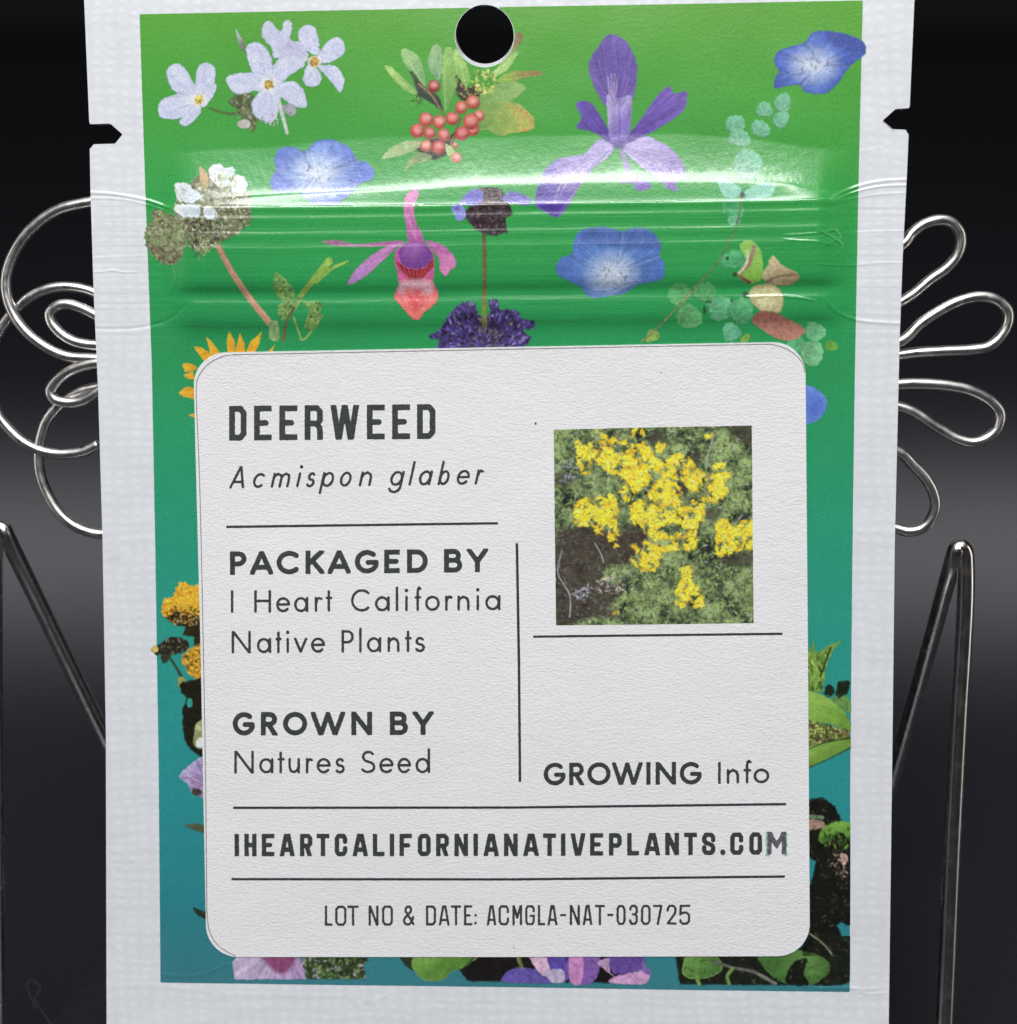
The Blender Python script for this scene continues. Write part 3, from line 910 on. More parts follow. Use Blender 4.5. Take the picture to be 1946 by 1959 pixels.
z4 = zz(300, 230, 4.172)
blue("printed_blue_flower", z4([(935, 320), (960, 240), (1040, 210), (1110, 215), (1175, 245), (1270, 170), (1380, 150), (1500, 190), (1570, 250), (1600, 310), (1690, 340), (1740, 410), (1720, 470), (1620, 510), (1550, 590),
                                (1440, 670), (1300, 680), (1200, 640), (1140, 580), (960, 580), (905, 520), (920, 440), (945, 390)]), z4([(1280, 420)])[0], 66, 52, (74, 106, 196), (128, 164, 224), "blue flower below the lavender cluster",
     creases=[z4(q) for q in ([(1175, 245), (1195, 320), (1250, 400)], [(1600, 315), (1500, 350), (1400, 400)], [(945, 390), (1060, 420), (1180, 440)], [(1140, 580), (1200, 520), (1250, 460)], [(1620, 510), (1480, 480), (1380, 450)])])
z3 = zz(1220, 0, 2.643)
blue("printed_blue_flower", z3([(690, 310), (720, 250), (840, 215), (880, 165), (960, 155), (1060, 170), (1140, 210), (1152, 270), (1080, 330), (1030, 400), (970, 465), (900, 477), (840, 460), (822, 432), (760, 435), (690, 447),
                                (695, 390), (712, 360)]), z3([(890, 330)])[0], 68, 46, (46, 76, 176), (96, 136, 212), "deep blue flower at the panel's top right corner",
     creases=[z3(q) for q in ([(712, 360), (780, 375), (850, 370)], [(822, 432), (840, 405), (870, 380)], [(845, 215), (880, 260), (900, 300)], [(1080, 330), (1000, 330), (940, 330)])], shade=[z3([(960, 160), (1060, 172), (1140, 210), (1150, 268), (1060, 260), (980, 220)])])
z6 = zz(980, 300, 3.69)
blue("printed_blue_flower", z6([(430, 600), (465, 530), (540, 500), (650, 490), (770, 520), (860, 500), (960, 510), (1030, 570), (1055, 640), (1043, 690), (1075, 760), (1070, 850), (1000, 885), (900, 900), (800, 965),
                                (700, 980), (600, 1000), (530, 980), (480, 920), (380, 870), (320, 830), (305, 770), (350, 710), (420, 680)]), z6([(705, 825)])[0], 70, 56, (64, 106, 184), (96, 140, 200), "blue flower above the paper label",
     creases=[z6(q) for q in ([(420, 680), (480, 740), (560, 800)], [(770, 522), (760, 600), (740, 700)], [(1043, 690), (960, 720), (860, 760)], [(480, 922), (560, 950), (680, 950), (800, 900), (900, 880)])],
     shade=[z6([(480, 925), (600, 960), (720, 955), (850, 895), (900, 900), (800, 965), (700, 982), (600, 1000), (530, 980)]), z6([(480, 540), (640, 495), (860, 505), (1020, 570), (1040, 650), (800, 640), (560, 620)])])
p = Patch(1530, 725, 1600, 825)
p.blob([(1530, 740), (1560, 742), (1580, 760), (1582, 778), (1570, 800), (1545, 812), (1530, 810)], (66, 100, 194), (84, 124, 210), rad=(1560, 780, 40))
p.build("printed_blue_flower", label="blue petal beside the label edge")

# 5 white flower head with woolly calyx and stem
z = zz(140, 300, 3.554)
p = Patch(270, 298, 670, 660)
p.stroke(z([(955, 540), (1060, 750), (1200, 960), (1370, 1170)]), (11, 14), (166, 116, 96), (188, 146, 116))
p.stroke(z([(960, 560), (1070, 750), (1210, 960), (1365, 1150)]), (2, 3), (206, 168, 146), alpha=0.5, solid=False)
p.blob(z([(1330, 1130), (1390, 1120), (1400, 1240), (1340, 1245)]), (132, 164, 108), noise=0.3, ns=5)
p.stroke(z([(1440, 1080), (1600, 880), (1740, 710)]), (8, 16), (116, 148, 70), (138, 176, 78))
p.stroke(z([(1650, 850), (1760, 760), (1865, 712)]), (10, 5), (128, 168, 76), (146, 180, 84))
for pts in ([(1370, 785), (1450, 840), (1505, 920), (1485, 1010), (1400, 960), (1365, 900)], [(1390, 1010), (1480, 980), (1560, 960), (1510, 1050), (1420, 1115)],
            [(1560, 980), (1690, 990), (1680, 1060), (1700, 1080), (1640, 1180), (1570, 1150), (1600, 1050)]):
    p.blob(z(pts), (112, 152, 82), noise=0.25, ns=6)
    p.dabs(z(pts), 36, [(80, 104, 56), (150, 180, 110), (60, 74, 46), (130, 168, 92)], (1.5, 4))
p.stroke(z([(1500, 1090), (1530, 1180), (1560, 1245), (1620, 1190)]), (4, 5), (146, 170, 96))
p.stroke(z([(1500, 1030), (1450, 1130), (1430, 1245)]), (5, 9), (88, 84, 56), (110, 108, 72))
body = z([(700, 300), (860, 120), (1000, 150), (1180, 220), (1215, 400), (1150, 500), (1020, 570), (900, 650), (800, 620), (760, 500), (700, 430)])
p.blob(body, (112, 118, 86), noise=0.3, ns=7, edge=3)
p.dabs(body, 700, [(96, 104, 76), (164, 176, 140), (176, 186, 160), (58, 56, 46), (186, 190, 166), (120, 130, 84), (70, 66, 54), (104, 96, 80), (206, 208, 190)], (1.2, 3.2), (1.2, 3.4), inset=-2.5)
p.dabs(z([(760, 430), (950, 430), (1010, 500), (950, 600), (880, 640), (780, 600)]), 160, [(58, 54, 46), (78, 74, 58), (120, 114, 98), (44, 42, 36)], (1.6, 4))
p.dabs(z([(780, 560), (920, 560), (900, 680), (830, 670)]), 30, [(140, 164, 96), (70, 80, 50), (160, 176, 120)], (2, 4), (2, 4), ang=(1.3, 1.9))
wool = z([(490, 520), (530, 430), (550, 350), (640, 380), (740, 430), (775, 560), (720, 700), (640, 732), (560, 690), (500, 600)])
p.blob(wool, (116, 124, 88), noise=0.3, ns=7, edge=3)
p.dabs(wool, 560, [(104, 116, 86), (150, 172, 124), (130, 150, 100), (76, 74, 58), (150, 144, 130), (110, 140, 72), (168, 172, 140), (120, 96, 84), (60, 60, 46)], (1.2, 3.2), (1.2, 3.4), inset=-2.5)
p.dabs(z([(520, 620), (720, 640), (700, 725), (600, 720)]), 90, [(92, 74, 64), (120, 106, 92), (80, 66, 58)], (1.6, 4))
for pts in ([(690, 185), (770, 180), (830, 230), (870, 270), (800, 310), (710, 290)], [(920, 80), (990, 40), (1030, 70), (1090, 70), (1095, 150), (1010, 210), (940, 150)], [(1080, 140), (1150, 125), (1185, 180), (1160, 240), (1080, 225)],
            [(695, 330), (840, 330), (855, 400), (780, 412), (705, 385)], [(890, 345), (965, 355), (955, 425), (900, 412)]):
    p.blob(z(pts), (216, 226, 236), (196, 208, 220), grad=(z([pts[0]])[0], z([pts[3]])[0]), noise=0.06, edge=1.8)
p.dabs(z([(700, 200), (820, 230), (850, 290), (720, 280)]), 34, [(176, 190, 206), (150, 166, 150), (228, 234, 242)], (1.2, 3.0), (1.5, 4), alpha=0.6, solid=False)
p.dabs(z([(930, 80), (1090, 80), (1170, 180), (960, 200)]), 60, [(180, 194, 210), (196, 206, 190), (232, 238, 244)], (1.2, 3.0), (1.5, 4), alpha=0.6, solid=False)
p.dabs(z([(960, 120), (1060, 120), (1140, 200), (1000, 230)]), 40, [(170, 186, 120), (110, 124, 84), (196, 200, 150)], (1.4, 3.4), (1.5, 4), ang=(1.2, 2.2))
p.blob(z([(860, 70), (900, 100), (925, 180), (885, 225), (865, 160)]), (204, 166, 128), (150, 140, 90), grad=(z([(880, 90)])[0], z([(890, 220)])[0]))
p.build("printed_white_flower_head", label="white flower head with woolly calyx and brown stem", clip=False)

# 6 yellow ray petals behind the label
zA = zz(0, 340, 2.76)
p = Patch(335, 620, 535, 810)
rays = [z(q) for q in ([(810, 1285), (880, 1295), (960, 1360), (890, 1390)], [(903, 1222), (950, 1260), (1010, 1345), (930, 1345)], [(1060, 1178), (1100, 1250), (1110, 1345), (1050, 1345), (1043, 1240)],
                       [(1132, 1188), (1165, 1260), (1172, 1345), (1098, 1345)], [(1282, 1188), (1270, 1270), (1230, 1345), (1170, 1345), (1200, 1260)], [(1372, 1278), (1350, 1335), (1300, 1340)], [(745, 1402), (800, 1402), (860, 1440), (770, 1440)])]
rays += [zA(q) for q in ([(962, 985), (1020, 982), (1045, 1010), (975, 1030)], [(968, 1042), (1020, 1018), (1030, 1070), (990, 1062)], [(938, 1135), (985, 1103), (1030, 1108), (1030, 1172), (970, 1158)], [(988, 1252), (1030, 1240), (1030, 1270)])]
for q in rays:
    p.blob(q, (232, 176, 48), (214, 150, 34), grad=(q[0], q[2]), noise=0.12, ns=6, smooth=False, edge=0.9, streak=(455, 760, 0.12, 40))
    p.stroke([q[0], q[2]], (0.8, 2), (170, 112, 28), alpha=0.5, solid=False)
p.build("printed_yellow_rays", label="yellow ray petals peeking out behind the label")

# 7 pink slipper orchid
z = zz(560, 300, 3.554)
p = Patch(608, 350, 880, 620)
p.blob(z([(195, 575), (300, 563), (420, 590), (580, 578), (745, 568), (725, 602), (560, 612), (400, 612), (280, 607)]), (146, 104, 132), (166, 92, 152), grad=(z([(200, 575)])[0], z([(720, 580)])[0]), edge=0.6)
p.blob(z([(770, 575), (700, 622), (600, 722), (480, 822), (378, 878), (388, 820), (450, 740), (560, 650), (660, 600)]), (196, 130, 184), (168, 118, 190), grad=(z([(740, 590)])[0], z([(400, 860)])[0]), rim=(166, 92, 150), rw=3, streak=(775, 462, 0.06, 20))
p.blob(z([(890, 563), (1000, 588), (1072, 640), (1113, 710), (1102, 765), (1075, 770), (1042, 812), (1000, 772), (990, 700), (940, 610)]), (172, 84, 158), (204, 130, 178), grad=(z([(900, 570)])[0], z([(1050, 800)])[0]), rim=(160, 80, 146), rw=3)
p.blob(z([(852, 198), (858, 260), (828, 340), (840, 440), (882, 520), (885, 590), (790, 580), (768, 470), (750, 350), (770, 260), (810, 220)]), (206, 130, 178), (168, 96, 158), grad=(z([(820, 240)])[0], z([(840, 570)])[0]), rim=(176, 100, 150), rw=3, streak=(800, 250, 0.05, 20))
bodyp = z([(695, 640), (740, 598), (850, 556), (930, 605), (962, 660), (967, 780), (960, 850), (992, 930), (972, 1000), (900, 1060), (850, 1112), (800, 1090), (730, 1010), (688, 950), (718, 870), (708, 790), (690, 720)])
p.blob(bodyp, (186, 84, 152), (226, 116, 104), grad=(z([(830, 700)])[0], z([(840, 1040)])[0]), noise=0.12, ns=8, rim=(170, 64, 110), rw=3)
p.blob(z([(720, 640), (780, 582), (870, 572), (930, 620), (950, 690), (890, 752), (800, 757), (740, 720)]), (150, 84, 166), (112, 48, 142), rad=(z([(820, 600)])[0] + (40,)), streak=(790, 455, 0.08, 14))
p.blob(z([(695, 690), (730, 722), (800, 762), (890, 757), (952, 695), (962, 740), (910, 800), (850, 852), (800, 830), (740, 775)]), (140, 40, 54), noise=0.25, ns=4)
for i in range(16):
    a = 700 + 17 * i
    p.stroke(z([(a, 715 + 45 * math.sin((a - 690) / 85)), (830 + (a - 830) * 0.35, 845)]), 1.3, (206, 92, 96) if i % 2 else (96, 22, 36), alpha=0.55, solid=False)
p.blob(z([(735, 850), (940, 845), (945, 920), (880, 935), (740, 935)]), (222, 180, 196), alpha=0.8, soft=10, noise=0.18, ns=5, solid=False)
p.blob(z([(760, 905), (885, 905), (872, 1000), (830, 1052), (790, 1000)]), (204, 74, 80), alpha=0.8, soft=10, noise=0.15, solid=False)
p.dabs(z([(720, 860), (950, 850), (985, 940), (900, 1050), (850, 1100), (730, 1000)]), 120, [(236, 176, 176), (206, 90, 90), (226, 150, 130), (214, 110, 110)], (1.4, 3), alpha=0.45, solid=False)
veins(p, z([(770, 580)])[0], z([(560, 650), (450, 740), (385, 870), (480, 822), (600, 722)]), 12, (140, 80, 150), (216, 160, 206), start=0.05)
veins(p, z([(895, 570)])[0], z([(1070, 645), (1108, 715), (1045, 805), (1000, 770)]), 9, (140, 60, 128), (216, 150, 196), start=0.05)
veins(p, z([(840, 575)])[0], z([(755, 350), (780, 260), (850, 205), (826, 340)]), 9, (150, 80, 140), (222, 160, 200), start=0.05)
p.build("printed_pink_orchid", label="pink slipper orchid with three spread sepals")

# 8 purple sage heads on a stalk
p = Patch(815, 350, 1030, 690)
p.stroke(z([(1300, 510), (1306, 760), (1302, 1000), (1305, 1140)]), (9, 10), (92, 80, 62), (120, 128, 58))
up = z([(1250, 220), (1400, 212), (1450, 280), (1475, 330), (1502, 390), (1452, 425), (1457, 515), (1330, 532), (1270, 510), (1200, 450), (1165, 378), (1240, 310)])
p.blob(up, (52, 38, 44), noise=0.3, ns=6, edge=2.5)
p.dabs(up, 190, [(44, 30, 36), (70, 54, 58), (96, 80, 84), (34, 24, 28), (120, 104, 108)], (1.6, 4.2), inset=1.5, alpha=0.7)
p.dabs(z([(1260, 225), (1400, 218), (1440, 290), (1290, 310)]), 46, [(150, 132, 136), (120, 100, 104), (84, 66, 70)], (1.5, 3.6), alpha=0.7)
for pts, c in (([(1145, 285), (1230, 218), (1295, 240), (1262, 322), (1155, 325)], (98, 92, 188)), ([(1425, 292), (1480, 232), (1560, 250), (1625, 290), (1592, 335), (1480, 312)], (104, 94, 186)), ([(1088, 330), (1160, 328), (1175, 400), (1130, 435), (1095, 390)], (124, 132, 208))):
    p.blob(z(pts), c, noise=0.2, ns=6, edge=2.2)
    p.dabs(z(pts), 26, [(80, 70, 170), (140, 136, 210), (106, 100, 196)], (1.6, 3.6), alpha=0.7)
low = z([(935, 1200), (1000, 1170), (1060, 1080), (1130, 1000), (1220, 985), (1280, 1080), (1340, 1060), (1330, 980), (1390, 968), (1415, 1030), (1520, 1040), (1560, 1100), (1645, 1110), (1640, 1172), (1560, 1180), (1622, 1230),
         (1590, 1285), (1560, 1310), (1560, 1350), (1010, 1350), (1000, 1250), (935, 1235)])
p.blob(low, (66, 52, 112), noise=0.3, ns=6, edge=2.5)
cl = z([(1300, 1330)])[0]
p.dabs(low, 260, [(28, 22, 28), (40, 32, 44), (34, 28, 30)], (2.2, 5), (1.2, 2.4), inset=2, alpha=0.85, mask=lambda a, b_: fbm(a / 11, b_ / 11, 81, 2) < 0.0)
p.dabs(low, 430, [(78, 64, 146), (104, 90, 182), (46, 36, 64), (60, 46, 108), (34, 26, 38), (88, 74, 160), (124, 110, 200), (150, 132, 142)], (1.8, 4.6), (1.4, 3.2), ang=lambda a, b_: math.atan2(b_ - cl[1], a - cl[0]) + rng.normal(0, 0.35), inset=0.5, alpha=0.85, mask=lambda a, b_: fbm(a / 11, b_ / 11, 81, 2) > -0.12)
p.dabs(z([(1230, 1120), (1400, 1100), (1420, 1300), (1200, 1300)]), 90, [(46, 36, 40), (120, 104, 106), (70, 58, 60), (96, 104, 64)], (1.5, 3.6))
p.stroke(z([(1303, 1020), (1305, 1150)]), (9, 9), (126, 136, 60), (110, 116, 60))
p.build("printed_purple_sage", label="two purple sage heads on one dark stalk")

# 9 sprig of pale round leaves
p = Patch(1215, 165, 1620, 720)
TE = (132, 200, 176)
for cx, cy, rx, ry in [(495, 630, 52, 50), (640, 555, 42, 44), (735, 522, 54, 42), (725, 605, 50, 38), (620, 652, 45, 52), (515, 700, 48, 58), (555, 830, 80, 74)]:
    X0, Y0 = z3([(cx, cy)])[0]
    rleaf(p, X0, Y0, rx / 2.643, ry / 2.643, (134, 194, 172), rng.uniform(-2.6, -0.5), 0.66)
z7 = zz(1220, 300, 3.554)
for cx, cy, rx, ry, c in [(640, 350, 88, 66, (82, 176, 118)), (660, 432, 50, 34, (124, 196, 160)), (650, 705, 66, 88, (92, 178, 124)), (290, 930, 88, 74, (100, 172, 108)), (455, 920, 72, 80, (96, 170, 108)),
                          (345, 1082, 96, 80, (112, 180, 118)), (560, 1030, 95, 82, (112, 184, 142)), (700, 1050, 92, 86, (104, 180, 132)), (640, 1195, 70, 60, (120, 192, 156)), (735, 1232, 42, 24, (150, 180, 72)),
                          (1080, 1272, 70, 60, (104, 182, 132)), (1205, 1185, 78, 62, (128, 198, 146)), (1180, 1335, 86, 86, (134, 196, 146)), (1315, 1285, 46, 36, (118, 168, 62)), (105, 1210, 44, 44, (160, 186, 86)), (70, 1240, 26, 22, (170, 190, 96))]:
    X0, Y0 = z7([(cx, cy)])[0]
    rleaf(p, X0, Y0, rx / 3.554 * 1.03, ry / 3.554 * 1.03, c, rng.uniform(-3.1, 3.1), 0.70)
p.blob(z7([(538, 150), (620, 158), (712, 222), (680, 275), (590, 272)]), (140, 200, 184), blend=0.8, noise=0.08, streak=(1420, 365, 0.1, 12))
p.blob(z7([(728, 240), (800, 188), (932, 180), (912, 262), (830, 292), (740, 290)]), (140, 200, 182), blend=0.8, noise=0.08, streak=(1420, 365, 0.1, 12))
p.stroke(z7([(715, 235), (690, 400), (640, 550), (540, 720), (400, 880), (270, 1020), (130, 1170), (30, 1255)]), (3.6, 5), (96, 104, 76), (126, 134, 92), noise=0.4)
p.blob(z7([(690, 605), (760, 562), (830, 620), (853, 720), (845, 830), (780, 862), (690, 820), (735, 700)]), (140, 190, 92), (120, 168, 70), grad=(z7([(760, 570)])[0], z7([(780, 850)])[0]))
p.stroke(z7([(790, 615), (762, 720), (690, 800), (760, 855)]), (8, 7), (160, 130, 110), (120, 80, 62), noise=0.3)
p.stroke(z7([(748, 640), (742, 720), (690, 790)]), (4, 6), (206, 200, 176), alpha=0.8)
p.blob(z7([(920, 666), (980, 730), (1100, 800), (1060, 862), (960, 878), (845, 825), (880, 740)]), (190, 178, 138), (150, 134, 104), grad=(z7([(900, 700)])[0], z7([(1040, 860)])[0]), noise=0.2, ns=6)
p.stroke(z7([(880, 850), (960, 812), (1095, 802)]), (6, 3), (112, 92, 72), alpha=0.8)
p.blob(z7([(770, 890), (860, 858), (950, 880), (992, 950), (980, 1052), (920, 1066), (830, 1044), (762, 970)]), (198, 196, 150), (176, 170, 124), rad=z7([(880, 960)])[0] + (30,), noise=0.18, ns=5, rim=(140, 120, 96), rw=3)
p.blob(z7([(830, 1048), (950, 1062), (1060, 1118), (1135, 1170), (1110, 1222), (1000, 1250), (900, 1212), (775, 1122)]), (172, 122, 106), (140, 92, 80), grad=(z7([(960, 1200)])[0], z7([(960, 1060)])[0]), noise=0.16, ns=5)
for a, b_, c, d_ in ((455, 1040, 4, 9), (712, 262, 5, 8), (640, 975, 3, 5), (610, 690, 3, 4), (660, 800, 5, 4), (480, 985, 6, 3), (730, 935, 6, 7)):
    X0, Y0 = z7([(a, b_)])[0]
    p.ell(X0, Y0, c, d_, (52, 72, 48), noise=0.2, edge=1)
p.build("printed_leafy_sprig", label="thin sprig of pale round leaves with a few dry ones")

# 10 dark yellow-topped weed left of the label
z = zz(0, 960, 3.838)
p = Patch(285, 1105, 400, 1450)
p.blob(z([(1190, 830), (1260, 760), (1450, 770), (1520, 800), (1520, 1060), (1430, 1060), (1415, 1000), (1340, 970), (1350, 920), (1270, 900)]), (44, 38, 24), noise=0.3, ns=5, edge=2.5)
yel = z([(1185, 830), (1200, 720), (1270, 690), (1310, 600), (1370, 590), (1400, 620), (1520, 605), (1520, 800), (1420, 830), (1300, 800), (1230, 840)])
p.blob(yel, (226, 170, 44), noise=0.2, ns=6, edge=2.5)
p.dabs(yel, 170, [(234, 184, 56), (206, 146, 34), (240, 200, 80), (176, 116, 30), (222, 164, 40)], (1.8, 4), alpha=0.8)
p.dabs(z([(1190, 800), (1440, 770), (1450, 900), (1280, 900)]), 120, [(44, 38, 22), (120, 100, 40), (200, 150, 46), (30, 26, 18), (170, 150, 100)], (1.6, 3.8))
p.blob(z([(1195, 1020), (1270, 993), (1370, 1015), (1382, 1080), (1300, 1122), (1190, 1132), (1130, 1112), (1150, 1060)]), (40, 36, 28), noise=0.3, ns=5, edge=2)
p.dabs(z([(1195, 1020), (1270, 993), (1370, 1015), (1380, 1080), (1300, 1120), (1170, 1130)]), 60, [(60, 56, 44), (120, 116, 100), (30, 28, 20), (84, 78, 60)], (1.5, 3.4))
p.ell(*z([(1135, 1082)])[0], 6.5, 7, (206, 186, 110), noise=0.3, ns=4, edge=2)
p.blob(z([(1180, 1130), (1250, 1120), (1240, 1170), (1195, 1190)]), (52, 54, 36), noise=0.3)
p.stroke(z([(1245, 1140), (1290, 1210), (1335, 1285)]), (6, 7), (54, 62, 38))
p.blob(z([(1335, 1150), (1400, 1075), (1520, 1060), (1520, 1320), (1390, 1270), (1350, 1210)]), (200, 150, 44), noise=0.3, ns=5, edge=2)
p.dabs(z([(1335, 1150), (1400, 1075), (1500, 1060), (1500, 1300), (1390, 1260)]), 110, [(232, 176, 48), (50, 42, 24), (206, 146, 36), (120, 92, 36), (240, 196, 70)], (1.6, 4))
p.blob(z([(1310, 1290), (1360, 1290), (1360, 1360), (1315, 1370)]), (150, 150, 80), noise=0.3, ns=4, edge=2)
p.blob(z([(1330, 1330), (1450, 1300), (1530, 1300), (1530, 1840), (1395, 1815), (1345, 1700), (1338, 1520), (1365, 1450), (1330, 1400)]), (30, 28, 18), noise=0.3, ns=5, edge=1.5)
p.ell(*z([(1392, 1475)])[0], 5.5, 9, (46, 144, 130), edge=0.8)
p.blob(z([(1440, 1640), (1500, 1610), (1500, 1800), (1425, 1790)]), (168, 178, 134), (96, 110, 60), grad=((376, 1380), (390, 1430)), noise=0.3, ns=5)
p.blob(z([(1450, 1740), (1500, 1735), (1500, 1800), (1445, 1800)]), (214, 222, 214), noise=0.1)
p.build("printed_yellow_weed", label="dark weed with yellow tops at the label's left edge", clip=False)

# 11 thistle and leaf tips left of the label
z = zz(0, 1400, 3.456)
p = Patch(340, 1445, 410, 1545)
p.blob(z([(1185, 290), (1250, 220), (1330, 168), (1400, 160), (1400, 440), (1320, 430), (1265, 400), (1230, 340)]), (176, 164, 206), (150, 130, 184), grad=((345, 1484), (390, 1500)), noise=0.15, ns=5, streak=(396, 1500, 0.25, 26))
p.dabs(z([(1200, 290), (1330, 190), (1400, 180), (1400, 400), (1270, 390)]), 60, [(110, 84, 130), (200, 190, 222), (150, 110, 150), (140, 60, 110)], (1.0, 2.2), (3, 6), ang=lambda a, b_: math.atan2(b_ - 1500, a - 396))
p.ell(*z([(1300, 400)])[0], 10, 8, (70, 62, 52), noise=0.4, ns=4)
p.build("printed_thistle", label="mauve thistle at the label's left edge")
p = Patch(350, 1570, 410, 1600)
p.blob(z([(1215, 625), (1290, 603), (1400, 640), (1400, 680), (1330, 670), (1260, 642)]), (72, 82, 58), noise=0.3, ns=5)
p.build("printed_leaf_tip")
p = Patch(365, 1730, 415, 1765)
p.blob(z([(1275, 1158), (1330, 1180), (1400, 1200), (1400, 1260), (1340, 1232), (1298, 1210)]), (44, 48, 38), noise=0.4, ns=4)
p.build("printed_leaf_tip")

# 12 strip below the label
z = zz(380, 1780, 3.095)
p = Patch(440, 1815, 715, 1880)
p.blob(z([(200, 190), (240, 130), (560, 130), (640, 200), (645, 291), (210, 291)]), (190, 172, 204), (160, 130, 180), grad=((446, 1860), (580, 1850)), smooth=False, noise=0.12, streak=(540, 1800, 0.28, 22))
p.blob(z([(370, 130), (570, 130), (545, 230), (480, 258), (420, 215)]), (122, 52, 92), alpha=0.9, soft=9, noise=0.25, ns=6, solid=False, streak=(535, 1790, 0.3, 22))
dk = z([(600, 130), (1030, 130), (980, 212), (992, 291), (640, 291), (620, 220)])
p.blob(dk, (52, 68, 40), smooth=False, noise=0.3, ns=6)
p.dabs(dk, 260, [(40, 56, 30), (90, 120, 60), (22, 22, 18), (120, 140, 96), (60, 84, 44), (150, 150, 150), (28, 34, 22)], (1.8, 5), smooth=False)
p.build("printed_thistle", label="mauve thistle and dark leaves below the label")
p = Patch(755, 1815, 1250, 1892)
p.blob(z([(1180, 130), (1290, 130), (1290, 245), (1220, 205)]), (40, 48, 28), noise=0.3, ns=6)
z9 = zz(900, 1780, 2.399)
p.blob(z([(1540, 230), (1600, 130), (2100, 130), (2100, 306), (1590, 301)]), (24, 24, 20), smooth=False, noise=0.2)
p.blob(z9([(0, 100), (800, 100), (800, 170), (660, 244), (0, 236)]), (26, 22, 24), smooth=False, noise=0.2)
p.blob(z([(1265, 215), (1310, 140), (1640, 130), (1600, 200), (1500, 250), (1440, 296), (1330, 294)]), (112, 158, 72), (84, 128, 52), grad=((800, 1830), (850, 1875)), noise=0.1, ns=8, rim=(140, 176, 100), rw=2.5, streak=(880, 1815, 0.06, 20))
p.stroke(z([(1450, 296), (1560, 230), (1630, 160)]), (2.5, 4), (40, 50, 28), alpha=0.8, solid=False)
for pts, c in (([(155, 205), (220, 170), (330, 180), (430, 140), (432, 237), (170, 239)], (92, 74, 166)), ([(265, 110), (345, 110), (365, 190), (330, 205)], (204, 168, 194)), ([(350, 110), (430, 110), (430, 180), (380, 190)], (80, 60, 160)),
               ([(340, 190), (420, 180), (430, 236), (370, 236)], (176, 160, 196)), ([(455, 110), (590, 110), (565, 238), (460, 238)], (120, 78, 164)), ([(458, 110), (515, 110), (512, 238), (460, 238)], (188, 130, 182)),
               ([(585, 150), (640, 130), (640, 190), (660, 210)], (176, 140, 180)), ([(650, 110), (790, 110), (795, 175), (720, 200), (650, 190)], (92, 62, 150)), ([(660, 215), (760, 190), (822, 182), (803, 246), (650, 242)], (196, 150, 192)),
               ([(790, 110), (800, 150), (830, 200), (790, 190)], (120, 84, 160))):
    q = z9(pts)
    p.blob(q, c, noise=0.18, ns=7, streak=(q[0][0], q[0][1] - 30, 0.12, 24), edge=1.2)
p.stroke(z9([(215, 110), (235, 170)]), 7, (110, 116, 70), noise=0.4)
p.build("printed_purple_lupine", label="purple blossom and oval leaf below the label")
p = Patch(1285, 1790, 1630, 1892)
p.blob(z9([(935, 100), (1480, 100), (1540, 60), (1560, 20), (1750, 20), (1744, 242), (1700, 256), (960, 250)]), (26, 30, 22), smooth=False, noise=0.25, ns=8)
p.blob(z9([(975, 195), (1000, 110), (1120, 110), (1155, 175), (1100, 215), (1010, 220)]), (104, 148, 72), (72, 112, 54), grad=((1310, 1835), (1370, 1870)), noise=0.1, rim=(150, 190, 110), rw=2)
p.blob(z9([(1320, 110), (1480, 90), (1590, 110), (1645, 150), (1640, 200), (1560, 252), (1450, 242), (1380, 205)]), (94, 138, 68), (66, 106, 52), rad=(1540, 1830, 60), noise=0.1, streak=(1510, 1850, 0.06, 16))
p.blob(z9([(1445, 225), (1480, 150), (1547, 128), (1530, 195), (1555, 252), (1470, 252)]), (22, 26, 18), noise=0.2)
p.stroke(z9([(1110, 140), (1200, 170), (1300, 190), (1400, 245)]), (5, 6), (84, 84, 80), (120, 120, 112), noise=0.3)
p.stroke(z9([(1205, 175), (1180, 210), (1190, 250)]), (6, 6), (110, 146, 72))
p.stroke(z9([(1040, 215), (1050, 248)]), (8, 6), (120, 160, 80))
p.stroke(z9([(1560, 20), (1620, 60), (1655, 105)]), (3, 4), (104, 112, 88), noise=0.3)
p.dabs(z9([(960, 110), (1480, 110), (1560, 40), (1735, 40), (1735, 235), (970, 240)]), 170, [(40, 48, 32), (58, 66, 44), (30, 40, 24), (84, 96, 66), (14, 16, 12)], (1.2, 3.2), (1.4, 4), solid=False, smooth=False, alpha=0.5)
p.build("printed_round_leaves", label="round green leaves on black at the lower right")

# 13 plants right of the label
z = zz(1500, 980, 3.863)
p = Patch(1535, 1215, 1634, 1475)
p.blob(z([(140, 1060), (175, 1060), (222, 935), (236, 1040), (340, 980), (445, 942), (380, 1005), (315, 1130), (302, 1240), (285, 1330), (140, 1330)]), (112, 150, 66), noise=0.25, ns=7, edge=2, smooth=False)
p.dabs(z([(150, 1060), (230, 1040), (330, 990), (310, 1130), (285, 1320), (150, 1320)]), 90, [(60, 80, 36), (140, 176, 80), (100, 140, 56), (40, 50, 26), (160, 190, 100)], (1.6, 4), (2, 4), ang=(1.0, 2.2))
p.stroke(z([(345, 1000), (305, 1110), (270, 1210)]), 3.4, (30, 36, 22), noise=0.3)
p.blob(z([(140, 1330), (280, 1345), (400, 1420), (490, 1540), (492, 1625), (350, 1570), (140, 1540)]), (136, 176, 80), (104, 146, 56), grad=((1560, 1330), (1610, 1400)), noise=0.1, streak=(1520, 1340, 0.08, 26), rim=(90, 124, 54), rw=2.5)
p.blob(z([(345, 1370), (480, 1362), (492, 1490), (400, 1432)]), (96, 136, 72), noise=0.3, ns=6)
